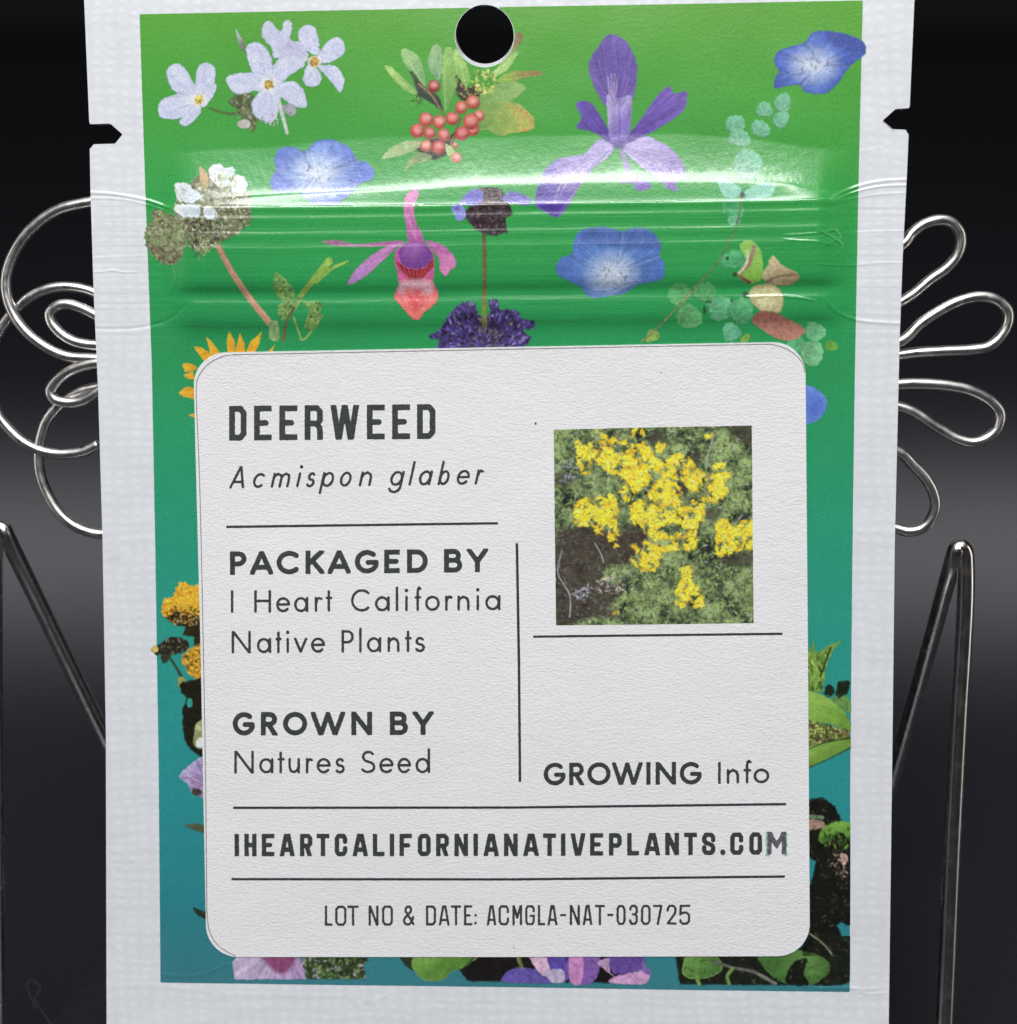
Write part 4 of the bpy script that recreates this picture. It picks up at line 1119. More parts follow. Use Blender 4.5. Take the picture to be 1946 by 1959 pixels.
for a, b_, r in ((335, 1320, 10), (432, 1300, 13), (460, 1270, 8), (410, 1330, 9)):
    X0, Y0 = z([(a, b_)])[0]
    p.ell(X0, Y0, r, r * 1.15, (28, 38, 22), noise=0.3, edge=2.5)
p.blob(z([(140, 1540), (300, 1560), (485, 1610), (500, 1690), (300, 1710), (140, 1760)]), (92, 96, 54), noise=0.35, ns=6, smooth=False)
p.dabs(z([(140, 1540), (300, 1560), (485, 1620), (488, 1690), (300, 1700), (140, 1735)]), 150, [(64, 54, 38), (180, 196, 104), (120, 140, 64), (40, 40, 26), (150, 120, 100), (140, 170, 76)], (1.8, 4.6), smooth=False)
p.blob(z([(140, 1760), (300, 1702), (492, 1668), (492, 1742), (330, 1822), (140, 1905)]), (132, 170, 78), (104, 142, 60), grad=((1560, 1420), (1580, 1450)), noise=0.08, streak=(1480, 1470, 0.06, 40))
p.stroke(z([(140, 1905), (330, 1824), (492, 1742)]), (2.5, 4), (40, 50, 24), noise=0.3)
p.stroke(z([(140, 1770), (300, 1704), (492, 1668)]), (2, 3), (36, 40, 24), noise=0.3)
p.build("printed_green_leaves", label="light green leaves at the label's right edge")
z = zz(1446, 1400, 3.456)
p = Patch(1535, 1515, 1630, 1830)
p.blob(z([(310, 445), (360, 440), (440, 430), (530, 490), (572, 592), (660, 620), (660, 1278), (600, 1282), (570, 1262), (542, 1285), (572, 1350), (615, 1390), (660, 1390), (660, 1490), (310, 1490), (310, 1060), (362, 1000), (392, 862), (310, 800)]), (22, 23, 18), noise=0.3, edge=1.6, smooth=False)
p.blob(z([(418, 700), (450, 632), (520, 598), (622, 600), (622, 705), (560, 664), (500, 702), (440, 742)]), (112, 160, 68), (76, 116, 46), grad=((1590, 1575), (1590, 1612)), noise=0.15)
p.dabs(z([(430, 690), (620, 640), (620, 760), (460, 760)]), 60, [(24, 30, 18), (60, 90, 34), (100, 150, 54)], (1.4, 3.4), (2, 4), ang=(1.0, 2.1))
p.blob(z([(310, 585), (440, 588), (445, 635), (310, 645)]), (152, 124, 108), noise=0.2)
p.stroke(z([(350, 560), (440, 568)]), 7, (96, 128, 92), noise=0.2)
p.ell(*z([(580, 842)])[0], 8, 11, (190, 158, 148), noise=0.3, ns=4, edge=2)
p.dabs(z([(500, 820), (610, 820), (610, 960), (520, 960)]), 36, [(110, 92, 84), (50, 44, 38), (150, 130, 120)], (1.4, 3.4))
p.dabs(z([(330, 460), (440, 440), (560, 600), (615, 640), (615, 1270), (540, 1300), (600, 1400), (600, 1480), (340, 1480), (340, 1060), (400, 880), (340, 800)]), 240, [(46, 44, 34), (34, 36, 26), (66, 62, 50), (44, 56, 34), (12, 12, 10), (84, 78, 66)], (1.2, 3.4), (1.2, 3.2), alpha=0.65, solid=False, smooth=False)
p.stroke(z([(350, 1330), (420, 1380), (480, 1440), (510, 1480)]), (3, 4), (118, 124, 100), noise=0.3)
p.build("printed_black_shrub", label="black shrub with one lime leaf at the lower right")

# ------------------------------------------------------------------ the paper label
stk_c = [(371, 674), (960, 664), (1541.5, 654.5), (1546, 1240), (1549.5, 1829.5), (960, 1831), (394, 1831), (384, 1250)]
gx3 = np.arange(364, 1556, 4.0); gy3 = np.arange(648, 1838, 4.0)
X, Y = np.meshgrid(gx3, gy3)
RC = 62.0
Pq = np.array(stk_c, float)
cen = np.array([961.0, 1247.0])
Pin = Pq.copy()
for i, (sx, sy) in enumerate(((1, 1), (0, 1), (-1, 1), (-1, 0), (-1, -1), (0, -1), (1, -1), (1, 0))):
    Pin[i] += np.array([sx * RC, sy * RC])
F = RC - poly_sd(X, Y, Pin)
vx, vy, fc, _ = clip_grid(X, Y, F)
STK = 1.5e-4
sticker = print_mesh("paper_label", vx, vy, fc, None, STK, M_PAPER, packet, skirt=STK - 1.0e-5)
sticker["label"] = "white paper label with rounded corners and dark lettering"
OFFI = STK + 1.5e-5


def field_mesh(name, wins, mat, parent=sticker, off=OFFI, label=None):
    """wins: list of (x0,y0,x1,y1,step,function)"""
    AX, AY, AF = [], [], []
    n = 0
    for x0, y0, x1, y1, st_, fn in wins:
        X, Y = np.meshgrid(np.arange(x0, x1 + st_, st_), np.arange(y0, y1 + st_, st_))
        vx, vy, fc, _ = clip_grid(X, Y, fn(X, Y))
        AX.append(vx); AY.append(vy)
        AF += [[v + n for v in f] for f in fc]
        n += len(vx)
    o = print_mesh(name, np.concatenate(AX), np.concatenate(AY), AF, None, off, mat, parent)
    if label:
        o["label"] = label
    return o


def rule(name, pts, wd):
    P = np.array(pts, float)
    lo, hi = P.min(0) - wd, P.max(0) + wd
    vert = abs(P[-1, 1] - P[0, 1]) > abs(P[-1, 0] - P[0, 0])

    def fn(X, Y):
        d, _ = line_dist(X, Y, P)
        F = wd / 2 - d + 0.35 * vnoise(X / 4, Y / 4, 3)
        if vert:
            return np.minimum(F, np.minimum(Y - P[0, 1], P[-1, 1] - Y))
        return np.minimum(F, np.minimum(X - P[0, 0], P[-1, 0] - X))
    field_mesh(name, [(lo[0], lo[1], hi[0], hi[1], 1.25, fn)], M_RULE)


rule("rule_line", [(433, 1008), (953, 1001)], 4.6)
rule("rule_line", [(989, 1039), (993, 1270), (995, 1496)], 5.0)
rule("rule_line", [(1020, 1218), (1497.5, 1212.5)], 4.4)
rule("rule_line", [(446, 1545.5), (980, 1545), (1504, 1538.5)], 4.6)
rule("rule_line", [(443, 1682), (980, 1682.5), (1502, 1677)], 4.6)
cutp = catmull([(450, 1829), (419.6, 1811), (402, 1785), (396, 1747), (395.4, 1690), (392, 1400), (383, 960), (376.6, 790), (375.5, 745), (379, 722), (397, 698), (423, 683), (450, 678.5), (500, 677.5), (1000, 667.5), (1410, 659.6), (1459, 658.7), (1480, 659.5), (1510, 670), (1534, 692), (1540, 712)], False, 5)
wins = []
for i in range(0, len(cutp) - 1, 5):
    seg = cutp[i:i + 6]
    lo, hi = seg.min(0) - 1, seg.max(0) + 1
    wins.append((lo[0] - 1, lo[1] - 1, hi[0] + 1, hi[1] + 1, 0.9, (lambda X, Y, s=seg: 0.75 - line_dist(X, Y, s)[0] + 0.25 * vnoise(X / 6, Y / 6, 2))))
field_mesh("cut_line", wins, M_CUT)


# ---- lettering: pen strokes in a unit box, x 0..1 across the letter, y 0..1 up the cap height
def arc(cx, cy, rx, ry, a0, a1, n=18):
    t = np.radians(np.linspace(a0, a1, n))
    return [(cx + rx * math.cos(u), cy + ry * math.sin(u)) for u in t]


ST = [(0, -.4), (0, 1.4)]
G = {}
# narrow block capitals and figures
NB = {
 'A': [[(-.02, -.2), (.44, 1.2)], [(1.02, -.2), (.56, 1.2)], [(.2, .24), (.8, .24)]],
 'C': [[(1, .68), (1, .86), (.8, 1), (.2, 1), (0, .86), (0, .14), (.2, 0), (.8, 0), (1, .14), (1, .32)]],
 'D': [ST, [(-.4, 1), (.72, 1), (1, .86), (1, .14), (.72, 0), (-.4, 0)]],
 'E': [ST, [(0, 1), (1.4, 1)], [(0, .5), (.74, .5)], [(0, 0), (1.4, 0)]],
 'F': [ST, [(0, 1), (1.4, 1)], [(0, .48), (.8, .48)]],
 'G': [[(1, .72), (1, .86), (.8, 1), (.2, 1), (0, .86), (0, .14), (.2, 0), (.8, 0), (1, .14), (1, .46), (.55, .46)]],
 'H': [ST, [(1, -.4), (1, 1.4)], [(0, .5), (1, .5)]],
 'I': [[(.5, -.4), (.5, 1.4)]],
 'L': [ST, [(0, 0), (1.4, 0)]],
 'M': [ST, [(1, -.4), (1, 1.4)], [(0, 1.1), (.5, .36), (1, 1.1)]],
 'N': [ST, [(1, -.4), (1, 1.4)], [(0, 1.08), (1, -.08)]],
 'O': [[(0, .14), (0, .86), (.22, 1), (.78, 1), (1, .86), (1, .14), (.78, 0), (.22, 0), (0, .14)]],
 'P': [ST, [(-.4, 1), (.76, 1), (1, .87), (1, .56), (.76, .43), (0, .43)]],
 'R': [ST, [(-.4, 1), (.76, 1), (1, .87), (1, .58), (.76, .45), (0, .45)], [(.55, .45), (1.06, -.25)]],
 'r': [ST, [(-.4, 1), (.76, 1), (1, .87), (1, .58), (.8, .47), (0, .47)], [(.7, .47), (.95, .34), (1, .2), (1, -.4)]],
 'S': [[(1, .7), (1, .86), (.8, 1), (.2, 1), (0, .86), (0, .68), (.15, .57), (.85, .43), (1, .32), (1, .14), (.8, 0), (.2, 0), (0, .14), (0, .3)]],
 'T': [[(-.4, 1), (1.4, 1)], [(.5, 1), (.5, -.4)]],
 'V': [[(-.02, 1.2), (.45, -.2)], [(1.02, 1.2), (.55, -.2)]],
 'W': [[(-.02, 1.2), (.25, -.2)], [(.22, -.2), (.5, 1.1)], [(.78, -.2), (.5, 1.1)], [(1.02, 1.2), (.75, -.2)]],
 '.': [[(.5, 0), (.5, .04)]], ':': [[(.5, .06), (.5, .07)], [(.5, .5), (.5, .51)]], '-': [[(-.4, .5), (1.4, .5)]],
 '&': [[(1.05, 0), (.2, .72), (.16, .88), (.35, 1), (.62, 1), (.78, .88), (.74, .72), (.1, .36), (0, .22), (.08, .06), (.3, 0), (.55, 0), (.85, .14), (.98, .42)]],
 '0': [[(0, .16), (0, .84), (.24, 1), (.76, 1), (1, .84), (1, .16), (.76, 0), (.24, 0), (0, .16)]],
 '2': [[(0, .74), (.02, .88), (.24, 1), (.76, 1), (1, .86), (1, .7), (.9, .56), (.02, .02), (1.4, .0)]],
 '3': [[(0, .8), (.05, .9), (.25, 1), (.75, 1), (1, .87), (1, .66), (.78, .53), (.4, .53)], [(.78, .53), (1, .4), (1, .14), (.75, 0), (.25, 0), (.04, .1), (0, .2)]],
 '5': [[(1.4, 1), (.06, 1), (.0, .52), (.3, .62), (.72, .62), (1, .5), (1, .14), (.76, 0), (.24, 0), (0, .12), (0, .2)]],
 '7': [[(-.4, 1), (1, 1), (.4, -.2)]],
}
# round geometric letters
GE = {
 'A': [[(-.05, -.12), (.5, 1.06)], [(1.05, -.12), (.5, 1.06)], [(.2, .26), (.8, .26)]],
 'B': [ST, [(-.4, 1), (.55, 1)] + arc(.55, .765, .35, .235, 90, -90)[1:] + [(0, .53)], [(0, .53), (.6, .53)] + arc(.6, .265, .4, .265, 90, -90)[1:] + [(-.4, 0)]],
 'C': [arc(.58, .5, .58, .5, 48, 312, 26)],
 'D': [ST, [(-.4, 1), (.45, 1)] + arc(.45, .5, .55, .5, 90, -90)[1:] + [(-.4, 0)]],
 'E': [ST, [(0, 1), (1.4, 1)], [(0, .5), (.9, .5)], [(0, 0), (1.4, 0)]],
 'G': [arc(.52, .5, .52, .5, 50, 352, 30) + [(1.0, .46), (.58, .46)]],
 'H': [ST, [(1, -.4), (1, 1.4)], [(0, .52), (1, .52)]],
 'I': [[(.5, -.4), (.5, 1.4)]],
 'K': [ST, [(1.06, 1.12), (.04, .42)], [(.3, .6), (1.1, -.12)]],
 'N': [ST, [(1, -.4), (1, 1.4)], [(0, 1.05), (1, -.05)]],
 'O': [arc(.5, .5, .5, .5, 0, 360, 34)],
 'P': [ST, [(-.4, 1), (.5, 1)] + arc(.5, .73, .5, .27, 90, -90)[1:] + [(0, .46)]],
 'R': [ST, [(-.4, 1), (.5, 1)] + arc(.5, .74, .45, .26, 90, -90)[1:] + [(0, .48)], [(.42, .48), (1.06, -.15)]],
 'S': [arc(.52, .76, .44, .24, 35, 250, 14) + arc(.48, .25, .52, .25, 70, -150, 16)],
 'W': [[(-.03, 1.15), (.26, -.1)], [(.26, -.1), (.5, 1.02)], [(.5, 1.02), (.74, -.1)], [(.74, -.1), (1.03, 1.15)]],
 'Y': [[(-.06, 1.14), (.5, .44)], [(1.06, 1.14), (.5, .44)], [(.5, .46), (.5, -.4)]],
}
XH = .64
LC = {
 'a': [arc(.48, XH / 2, .48, XH / 2, 0, 360, 24), [(1, XH), (1, 0)]],
 'b': [arc(.52, XH / 2, .48, XH / 2, 0, 360, 24), [(0, 1.12), (0, 0)]],
 'c': [arc(.55, XH / 2, .55, XH / 2, 48, 312, 20)],
 'd': [arc(.48, XH / 2, .48, XH / 2, 0, 360, 24), [(1, 1.12), (1, 0)]],
 'e': [[(0.03, XH * .52), (1, XH * .52)] + arc(.5, XH / 2, .5, XH / 2, 3, 318, 24)],
 'f': [[(1, 1.06), (.78, 1.12), (.5, 1.05), (.42, .88), (.42, 0)], [(0, XH * .98), (.95, XH * .98)]],
 'g': [arc(.48, XH / 2, .48, XH / 2, 0, 360, 24), [(1, XH), (1, -.14), (.86, -.3), (.5, -.38), (.15, -.32), (.0, -.2)]],
 'i': [[(.5, XH), (.5, 0)], [(.5, .97), (.5, .985)]],
 'l': [[(.5, 1.12), (.5, 0)]],
 'm': [[(0, XH), (0, 0)], [(0, .42), (.06, .56), (.25, XH), (.44, .56), (.5, .42), (.5, 0)], [(.5, .42), (.56, .56), (.75, XH), (.94, .56), (1, .42), (1, 0)]],
 'n': [[(0, XH), (0, 0)], [(0, .38), (.12, .54), (.5, XH), (.88, .54), (1, .38), (1, 0)]],
 'o': [arc(.5, XH / 2, .5, XH / 2, 0, 360, 24)],
 'p': [arc(.52, XH / 2, .48, XH / 2, 0, 360, 24), [(0, XH), (0, -.36)]],
 'r': [[(0, XH), (0, 0)], [(0, .36), (.2, .56), (.55, XH), (1, XH * .94)]],
 's': [arc(.5, XH * .75, .44, XH * .25, 35, 250, 12) + arc(.48, XH * .25, .52, XH * .26, 70, -150, 14)],
 't': [[(.45, .96), (.45, 0)], [(0, XH), (1, XH)]],
 'u': [[(0, XH), (0, .26), (.14, .06), (.48, 0), (.85, .1), (1, .28)], [(1, XH), (1, 0)]],
 'v': [[(0, XH), (.5, 0), (1, XH)]],
}


def letters(name, items, o, sc, base0, base1, H, wd, face, ital=0.0, step=1.2, mat=None, label=None, jit=0.35, off=OFFI):
    """items: (char, left, right) in crop pixels; o, sc: crop origin and scale; base0 -> base1: baseline at first/last letter"""
    wins = []
    xa, xb = items[0][1], items[-1][2]
    for ch, l, r in items:
        X0 = o[0] + l / sc; X1 = o[0] + r / sc
        bl = base0 + (base1 - base0) * ((l + r) / 2 - xa) / (xb - xa)
        slope = (base1 - base0) / (xb - xa) * sc
        low = ch in LC and face == 'geo'
        if face == 'block':
            strokes = NB[ch]
        else:
            strokes = LC[ch] if low else GE[ch]
        hl = 1.0
        if ital:
            ys = [q[1] for s_ in strokes for q in s_]
            top_, bot_ = min(max(ys), 1.12), max(min(ys), -.38)
            if not low:
                top_, bot_ = 1, 0
            rt = top_ if (not low or ch in 'ilrd') else 0.42
            lf = bot_ if ch in 'pg' else (0.2 if ch in 'oce' else 0.0)
            X1 -= ital * rt * H
            X0 -= ital * lf * H
        lines = []
        for s_ in strokes:
            q = np.array([(X0 + wd / 2 + gx_ * max(X1 - X0 - wd, 0.01) + ital * gy_ * H, bl - (wd / 2 + gy_ * (H - wd))) for gx_, gy_ in s_])
            q[:, 1] += slope * (q[:, 0] - (X0 + X1) / 2)
            lines.append(q)

        def fn(X, Y, lines=lines, X0=X0, X1=X1, bl=bl, slope=slope, low=low, ch=ch):
            F = np.full(X.shape, -50.0)
            for q in lines:
                dd = line_dist(X, Y, q)[0]
                k = wd / 2
                if low and ch == 'i' and abs(q[0, 1] - q[-1, 1]) < 2:
                    k = wd * 0.66
                if ch in '.:' and face == 'block':
                    k = wd * 0.55
                F = np.maximum(F, k - dd)
            yb = bl + slope * (X - (X0 + X1) / 2)
            if not low and ch not in '.:':
                xs = X - ital * (yb - Y)
                F = np.minimum(F, np.minimum(np.minimum(yb - Y, Y - (yb - H)), np.minimum(xs - X0, X1 - xs)))
            elif low and ch not in 'gp':
                pass
            return F + jit * 2 * vnoise(X / 3.0, Y / 3.0, 12)
        ex = ital * H * 1.2 + 3
        wins.append((X0 - ex, bl - H * 1.25, X1 + ex, bl + H * 0.5 + 2, step, fn))
    return field_mesh(name, wins, mat or M_INK, off=off, label=label)


letters("lettering", [('D', 235, 335), ('E', 378, 479), ('E', 523, 626), ('r', 668, 773), ('W', 816, 981), ('E', 1025, 1128), ('E', 1170, 1273), ('D', 1313, 1419)],
        (360, 640), 2.998, 843, 839.5, 66.5, 11.2, 'block', label="heading lettering DEERWEED")
letters("lettering", [('A', 235, 347), ('c', 370, 442), ('m', 473, 587), ('i', 617, 660), ('s', 673, 732), ('p', 748, 840), ('o', 868, 940), ('n', 978, 1057), ('g', 1142, 1238), ('l', 1263, 1300), ('a', 1316, 1400), ('b', 1430, 1502),
                      ('e', 1538, 1618), ('r', 1643, 1699)], (360, 640), 2.998, 934.5, 927, 42.5, 4.9, 'geo', ital=0.20, step=0.9, label="slanted lettering Acmispon glaber")
letters("lettering", [('P', 65, 168), ('A', 190, 334), ('C', 355, 497), ('K', 535, 652), ('A', 673, 817), ('G', 842, 990), ('E', 1025, 1122), ('D', 1167, 1296), ('B', 1397, 1511), ('Y', 1538, 1672)],
        (420, 1020), 3.2525, 1100, 1094.5, 45, 9.6, 'geo', label="bold lettering PACKAGED BY")
letters("lettering", [('I', 68, 89), ('H', 216, 321), ('e', 352, 440), ('a', 464, 553), ('r', 592, 642), ('t', 660, 703), ('C', 818, 937), ('a', 967, 1060), ('l', 1094, 1115), ('i', 1152, 1175), ('f', 1214, 1257), ('o', 1279, 1371),
                      ('r', 1404, 1452), ('n', 1480, 1557), ('i', 1597, 1618), ('a', 1653, 1749)], (420, 1020), 3.2525, 1172.5, 1167.5, 43, 5.0, 'geo', step=0.9, label="lettering I Heart California")
letters("lettering", [('N', 75, 195), ('a', 232, 322), ('t', 348, 387), ('i', 414, 435), ('v', 463, 547), ('e', 569, 657), ('P', 759, 836), ('l', 866, 887), ('a', 917, 1007), ('n', 1046, 1121), ('t', 1153, 1196), ('s', 1217, 1279)],
        (420, 1020), 3.2525, 1250, 1247.5, 43, 5.0, 'geo', step=0.9, label="lettering Native Plants")
letters("lettering", [('G', 82, 219), ('R', 257, 362), ('O', 395, 546), ('W', 568, 782), ('N', 820, 950), ('B', 1060, 1173), ('Y', 1201, 1333)],
        (420, 1330), 3.2525, 1407.3, 1406, 45, 9.6, 'geo', label="bold lettering GROWN BY")
letters("lettering", [('N', 92, 214), ('a', 247, 336), ('t', 360, 405), ('u', 428, 501), ('r', 537, 582), ('e', 604, 693), ('s', 721, 780), ('S', 880, 970), ('e', 994, 1084), ('e', 1107, 1193), ('d', 1219, 1311)],
        (420, 1330), 3.2525, 1480, 1479.3, 43.5, 5.0, 'geo', step=0.9, label="lettering Natures Seed")
letters("lettering", [('G', 138, 281), ('R', 305, 405), ('O', 424, 577), ('W', 586, 787), ('I', 810, 840), ('N', 872, 1006), ('G', 1030, 1174)],
        (1000, 1200), 3.427, 1502.8, 1500.8, 43.5, 8.2, 'geo', label="bold lettering GROWING")
letters("lettering", [('I', 1281, 1300), ('n', 1338, 1420), ('f', 1448, 1502), ('o', 1514, 1618)], (1000, 1200), 3.427, 1499.5, 1498.5, 41.5, 5.2, 'geo', step=0.9, label="lettering Info")
letters("lettering", [('I', 98, 129), ('H', 163, 243), ('E', 277, 360), ('A', 393, 494), ('R', 527, 609), ('T', 637, 720), ('C', 755, 838), ('A', 871, 975), ('L', 1005, 1082), ('I', 1116, 1146), ('F', 1180, 1262), ('O', 1300, 1385), ('R', 1420, 1505),
                      ('N', 1540, 1630), ('I', 1665, 1696), ('A', 1730, 1834)], (420, 1530), 3.427, 1638.3, 1638, 43, 8.6, 'block', label="block lettering IHEARTCALIFORNIA")
letters("lettering", [('N', 75, 157), ('A', 188, 284), ('T', 307, 384), ('I', 412, 440), ('V', 468, 559), ('E', 585, 663), ('P', 697, 773), ('L', 805, 875), ('A', 905, 1002), ('N', 1030, 1112), ('T', 1142, 1218),
                      ('S', 1248, 1327), ('.', 1357, 1386), ('C', 1415, 1493), ('O', 1528, 1604)], (940, 1530), 3.095, 1638, 1635.3, 43, 8.6, 'block', label="block lettering NATIVEPLANTS.CO")
M_FADE = ink("faded_ink", (88, 84, 94), 0.6, 1.7)
M_FRINGE = ink("green_fringe", (146, 184, 164), 0.9, 1.2)
letters("lettering_fringe", [('M', 1626, 1752)], (940, 1530), 3.095, 1637.8, 1637.8, 46, 7.5, 'block', mat=M_FRINGE, jit=1.6)
letters("lettering", [('M', 1635, 1746)], (940, 1530), 3.095, 1635, 1635, 43.5, 8.2, 'block', mat=M_FADE, jit=0.9, off=OFFI + 1.2e-5, label="faded last letter M of the web address")
letters("lettering", [('L', 102, 138), ('O', 151, 204), ('T', 209, 261), ('N', 308, 355), ('O', 371, 423), ('&', 469, 524), ('D', 578, 626), ('A', 637, 691), ('T', 696, 743), ('E', 757, 796), (':', 806, 818), ('A', 863, 911), ('C', 920, 969),
                      ('M', 985, 1031), ('G', 1045, 1091), ('L', 1105, 1139), ('A', 1149, 1199), ('-', 1210, 1238), ('N', 1255, 1303), ('A', 1315, 1363), ('T', 1373, 1421), ('-', 1432, 1460), ('0', 1475, 1518), ('3', 1534, 1576), ('0', 1590, 1636),
                      ('7', 1647, 1692), ('2', 1711, 1758), ('5', 1770, 1822)], (580, 1680), 2.46, 1771.3, 1769.3, 38.5, 4.5, 'block', step=0.9, label="lot number lettering ACMGLA-NAT-030725")

# specks on the label
for sx, sy, r in ((1025, 810.5, 1.9), (1265, 712.5, 0.9), (983, 1813.5, 0.9)):
    field_mesh("ink_speck", [(sx - 4, sy - 5, sx + 4, sy + 5, 0.7, (lambda X, Y, a=sx, b_=sy, r_=r: r_ - np.hypot(X - a, (Y - b_) * 0.7) + 0.9 * vnoise(X / 1.5, Y / 1.5, 4)))], M_INK)

# small printed photograph of the yellow-flowered shrub
z = zz(1000, 640, 3.33)
quad = np.array([(1059.5, 822), (1250, 817.5), (1438.5, 814), (1440.3, 1003), (1442, 1192), (1253, 1194.5), (1064, 1196.5), (1061.7, 1010)])
p = Patch(1056, 810, 1446, 1200, step=1.35, base=(92, 112, 70))
F = -poly_sd(p.X, p.Y, quad) + 0.6 * vnoise(p.X / 3, p.Y / 3, 3)
m = fbm(p.X / 26, p.Y / 26, 51, 4) + 0.5 * fbm(p.X / 6, p.Y / 6, 52, 2)
t = sstep(-0.6, 0.7, m)[..., None]
p.C = lin((30, 36, 30)) * (1 - t) + lin((150, 172, 112)) * t
p.done[:] = True
GR = [(132, 160, 88), (150, 176, 108), (112, 140, 76), (104, 130, 72), (128, 152, 90), (70, 92, 54), (142, 166, 104), (52, 66, 46), (110, 132, 92), (84, 108, 70), (150, 168, 130), (60, 74, 60), (40, 48, 40)]
allq = [(1060, 815), (1442, 815), (1442, 1196), (1060, 1196)]
gm = lambda a, b_: fbm(a / 20, b_ / 20, 51, 3) > -0.25
p.dabs(allq, 4200, GR + [(168, 178, 158), (150, 172, 100)], (1.6, 3.6), (1.5, 3.8), solid=False, smooth=False, alpha=0.72, mask=gm)
p.dabs(allq, 1300, [(30, 34, 28), (44, 50, 40), (58, 66, 50)], (1.4, 3.4), (1.2, 3), solid=False, smooth=False, alpha=0.7)
dark = z([(210, 1300), (330, 1230), (400, 1210), (600, 1255), (760, 1240), (800, 1290), (700, 1450), (560, 1480), (520, 1560), (620, 1640), (560, 1750), (620, 1800), (420, 1810), (300, 1850), (205, 1860)])
p.blob(dark, (62, 52, 48), soft=12, noise=0.35, ns=10, edge=4, solid=False, alpha=0.93)
p.dabs(dark, 520, [(54, 46, 42), (92, 84, 80), (42, 36, 34), (124, 120, 122), (74, 66, 60), (96, 108, 78)], (1.2, 3.0), (1.2, 3.4), solid=False, alpha=0.6)
for q in ([(800, 640), (900, 610), (930, 700), (840, 740)], [(1300, 585), (1460, 580), (1460, 700), (1380, 680)], [(1060, 760), (1130, 740), (1120, 850), (1070, 830)], [(1250, 1420), (1460, 1380), (1460, 1470), (1300, 1470)], [(980, 940), (1060, 960), (1040, 1040), (990, 1000)],
          [(1160, 960), (1250, 980), (1200, 1040)], [(600, 1220), (740, 1220), (700, 1260)], [(210, 880), (330, 900), (300, 960), (215, 960)], [(1180, 1100), (1260, 1120), (1230, 1190), (1170, 1170)]):
    p.blob(z(q), (58, 54, 48), soft=9, noise=0.35, ns=6, edge=3, alpha=0.8, solid=False)
for q in ([(250, 1380), (225, 1520), (300, 1660), (300, 1800)], [(300, 1660), (420, 1610)], [(460, 1330), (500, 1400), (515, 1450)], [(1215, 640), (1190, 740), (1165, 830)], [(230, 840), (360, 850)], [(1350, 1210), (1400, 1150)], [(260, 900), (340, 910)]):
    p.stroke(z(q), (1.6, 2.6), (166, 166, 170), alpha=0.75, solid=False)
p.dabs(z([(480, 1560), (640, 1540), (640, 1640), (470, 1640)]), 60, [(206, 196, 170), (150, 146, 150), (120, 110, 106), (220, 206, 170)], (1.6, 3.6), solid=False)
p.dabs(z([(330, 1640), (430, 1590), (430, 1650), (340, 1690)]), 30, [(160, 164, 180), (130, 132, 146)], (1.6, 3.4), solid=False)
p.dabs(z([(220, 820), (340, 800), (360, 920), (220, 940)]), 60, [(150, 160, 166), (110, 122, 120), (70, 84, 84)], (1.4, 3.2), solid=False, alpha=0.7)
YE = [(244, 214, 44), (248, 226, 70), (232, 190, 32), (250, 236, 110), (224, 176, 34), (240, 204, 36), (244, 220, 60)]
clus = [[(345, 690), (390, 700), (440, 790), (420, 890), (360, 815)],
        [(420, 700), (540, 690), (600, 640), (640, 690), (760, 690), (830, 780), (900, 830), (960, 785), (1040, 780), (1090, 850), (1190, 900), (1310, 890), (1290, 950), (1290, 1000), (1180, 985), (1080, 995), (1030, 920), (930, 905), (850, 900), (760, 960), (720, 995), (650, 900), (560, 870), (480, 800)],
        [(330, 1160), (370, 1070), (470, 1050), (560, 1020), (590, 1080), (600, 1230), (602, 1350), (562, 1330), (540, 1250), (480, 1262), (470, 1210), (370, 1212)],
        [(690, 1100), (800, 1040), (880, 930), (980, 970), (1040, 1060), (1140, 1070), (1150, 1150), (1080, 1230), (970, 1190), (880, 1210), (800, 1290), (760, 1200), (700, 1180)],
        [(690, 1400), (760, 1320), (850, 1350), (860, 1270), (990, 1270), (1010, 1350), (890, 1380), (840, 1490), (750, 1492)],
        [(1040, 1290), (1110, 1250), (1110, 1375), (1035, 1350)], [(1240, 1220), (1300, 1190), (1340, 1240), (1465, 1180), (1470, 1340), (1380, 1362), (1290, 1412), (1240, 1360)],
        [(1020, 1480), (1080, 1490), (1065, 1560), (1120, 1640), (1152, 1732), (1090, 1722), (1060, 1670), (1010, 1732), (970, 1660), (1020, 1570)],
        [(690, 625), (740, 600), (775, 620), (730, 650)], [(850, 745), (880, 700), (910, 715), (880, 745)], [(1150, 640), (1200, 640), (1190, 662)], [(1215, 845), (1280, 812), (1285, 835), (1230, 855)], [(565, 1790), (610, 1760), (600, 1792)], [(450, 620), (480, 625), (560, 690), (520, 700)],
        [(610, 970), (640, 930), (665, 970), (640, 1005)], [(1150, 1060), (1230, 1010), (1290, 1010), (1200, 1070)], [(640, 1020), (690, 1040), (640, 1055)]]
gap = lambda a, b_: fbm(a / 13, b_ / 13, 61, 3) > -0.16
gap3 = lambda a, b_: fbm(a / 13, b_ / 13, 61, 3) > 0.0
gap2 = lambda a, b_: fbm(a / 13, b_ / 13, 61, 3) > -0.34
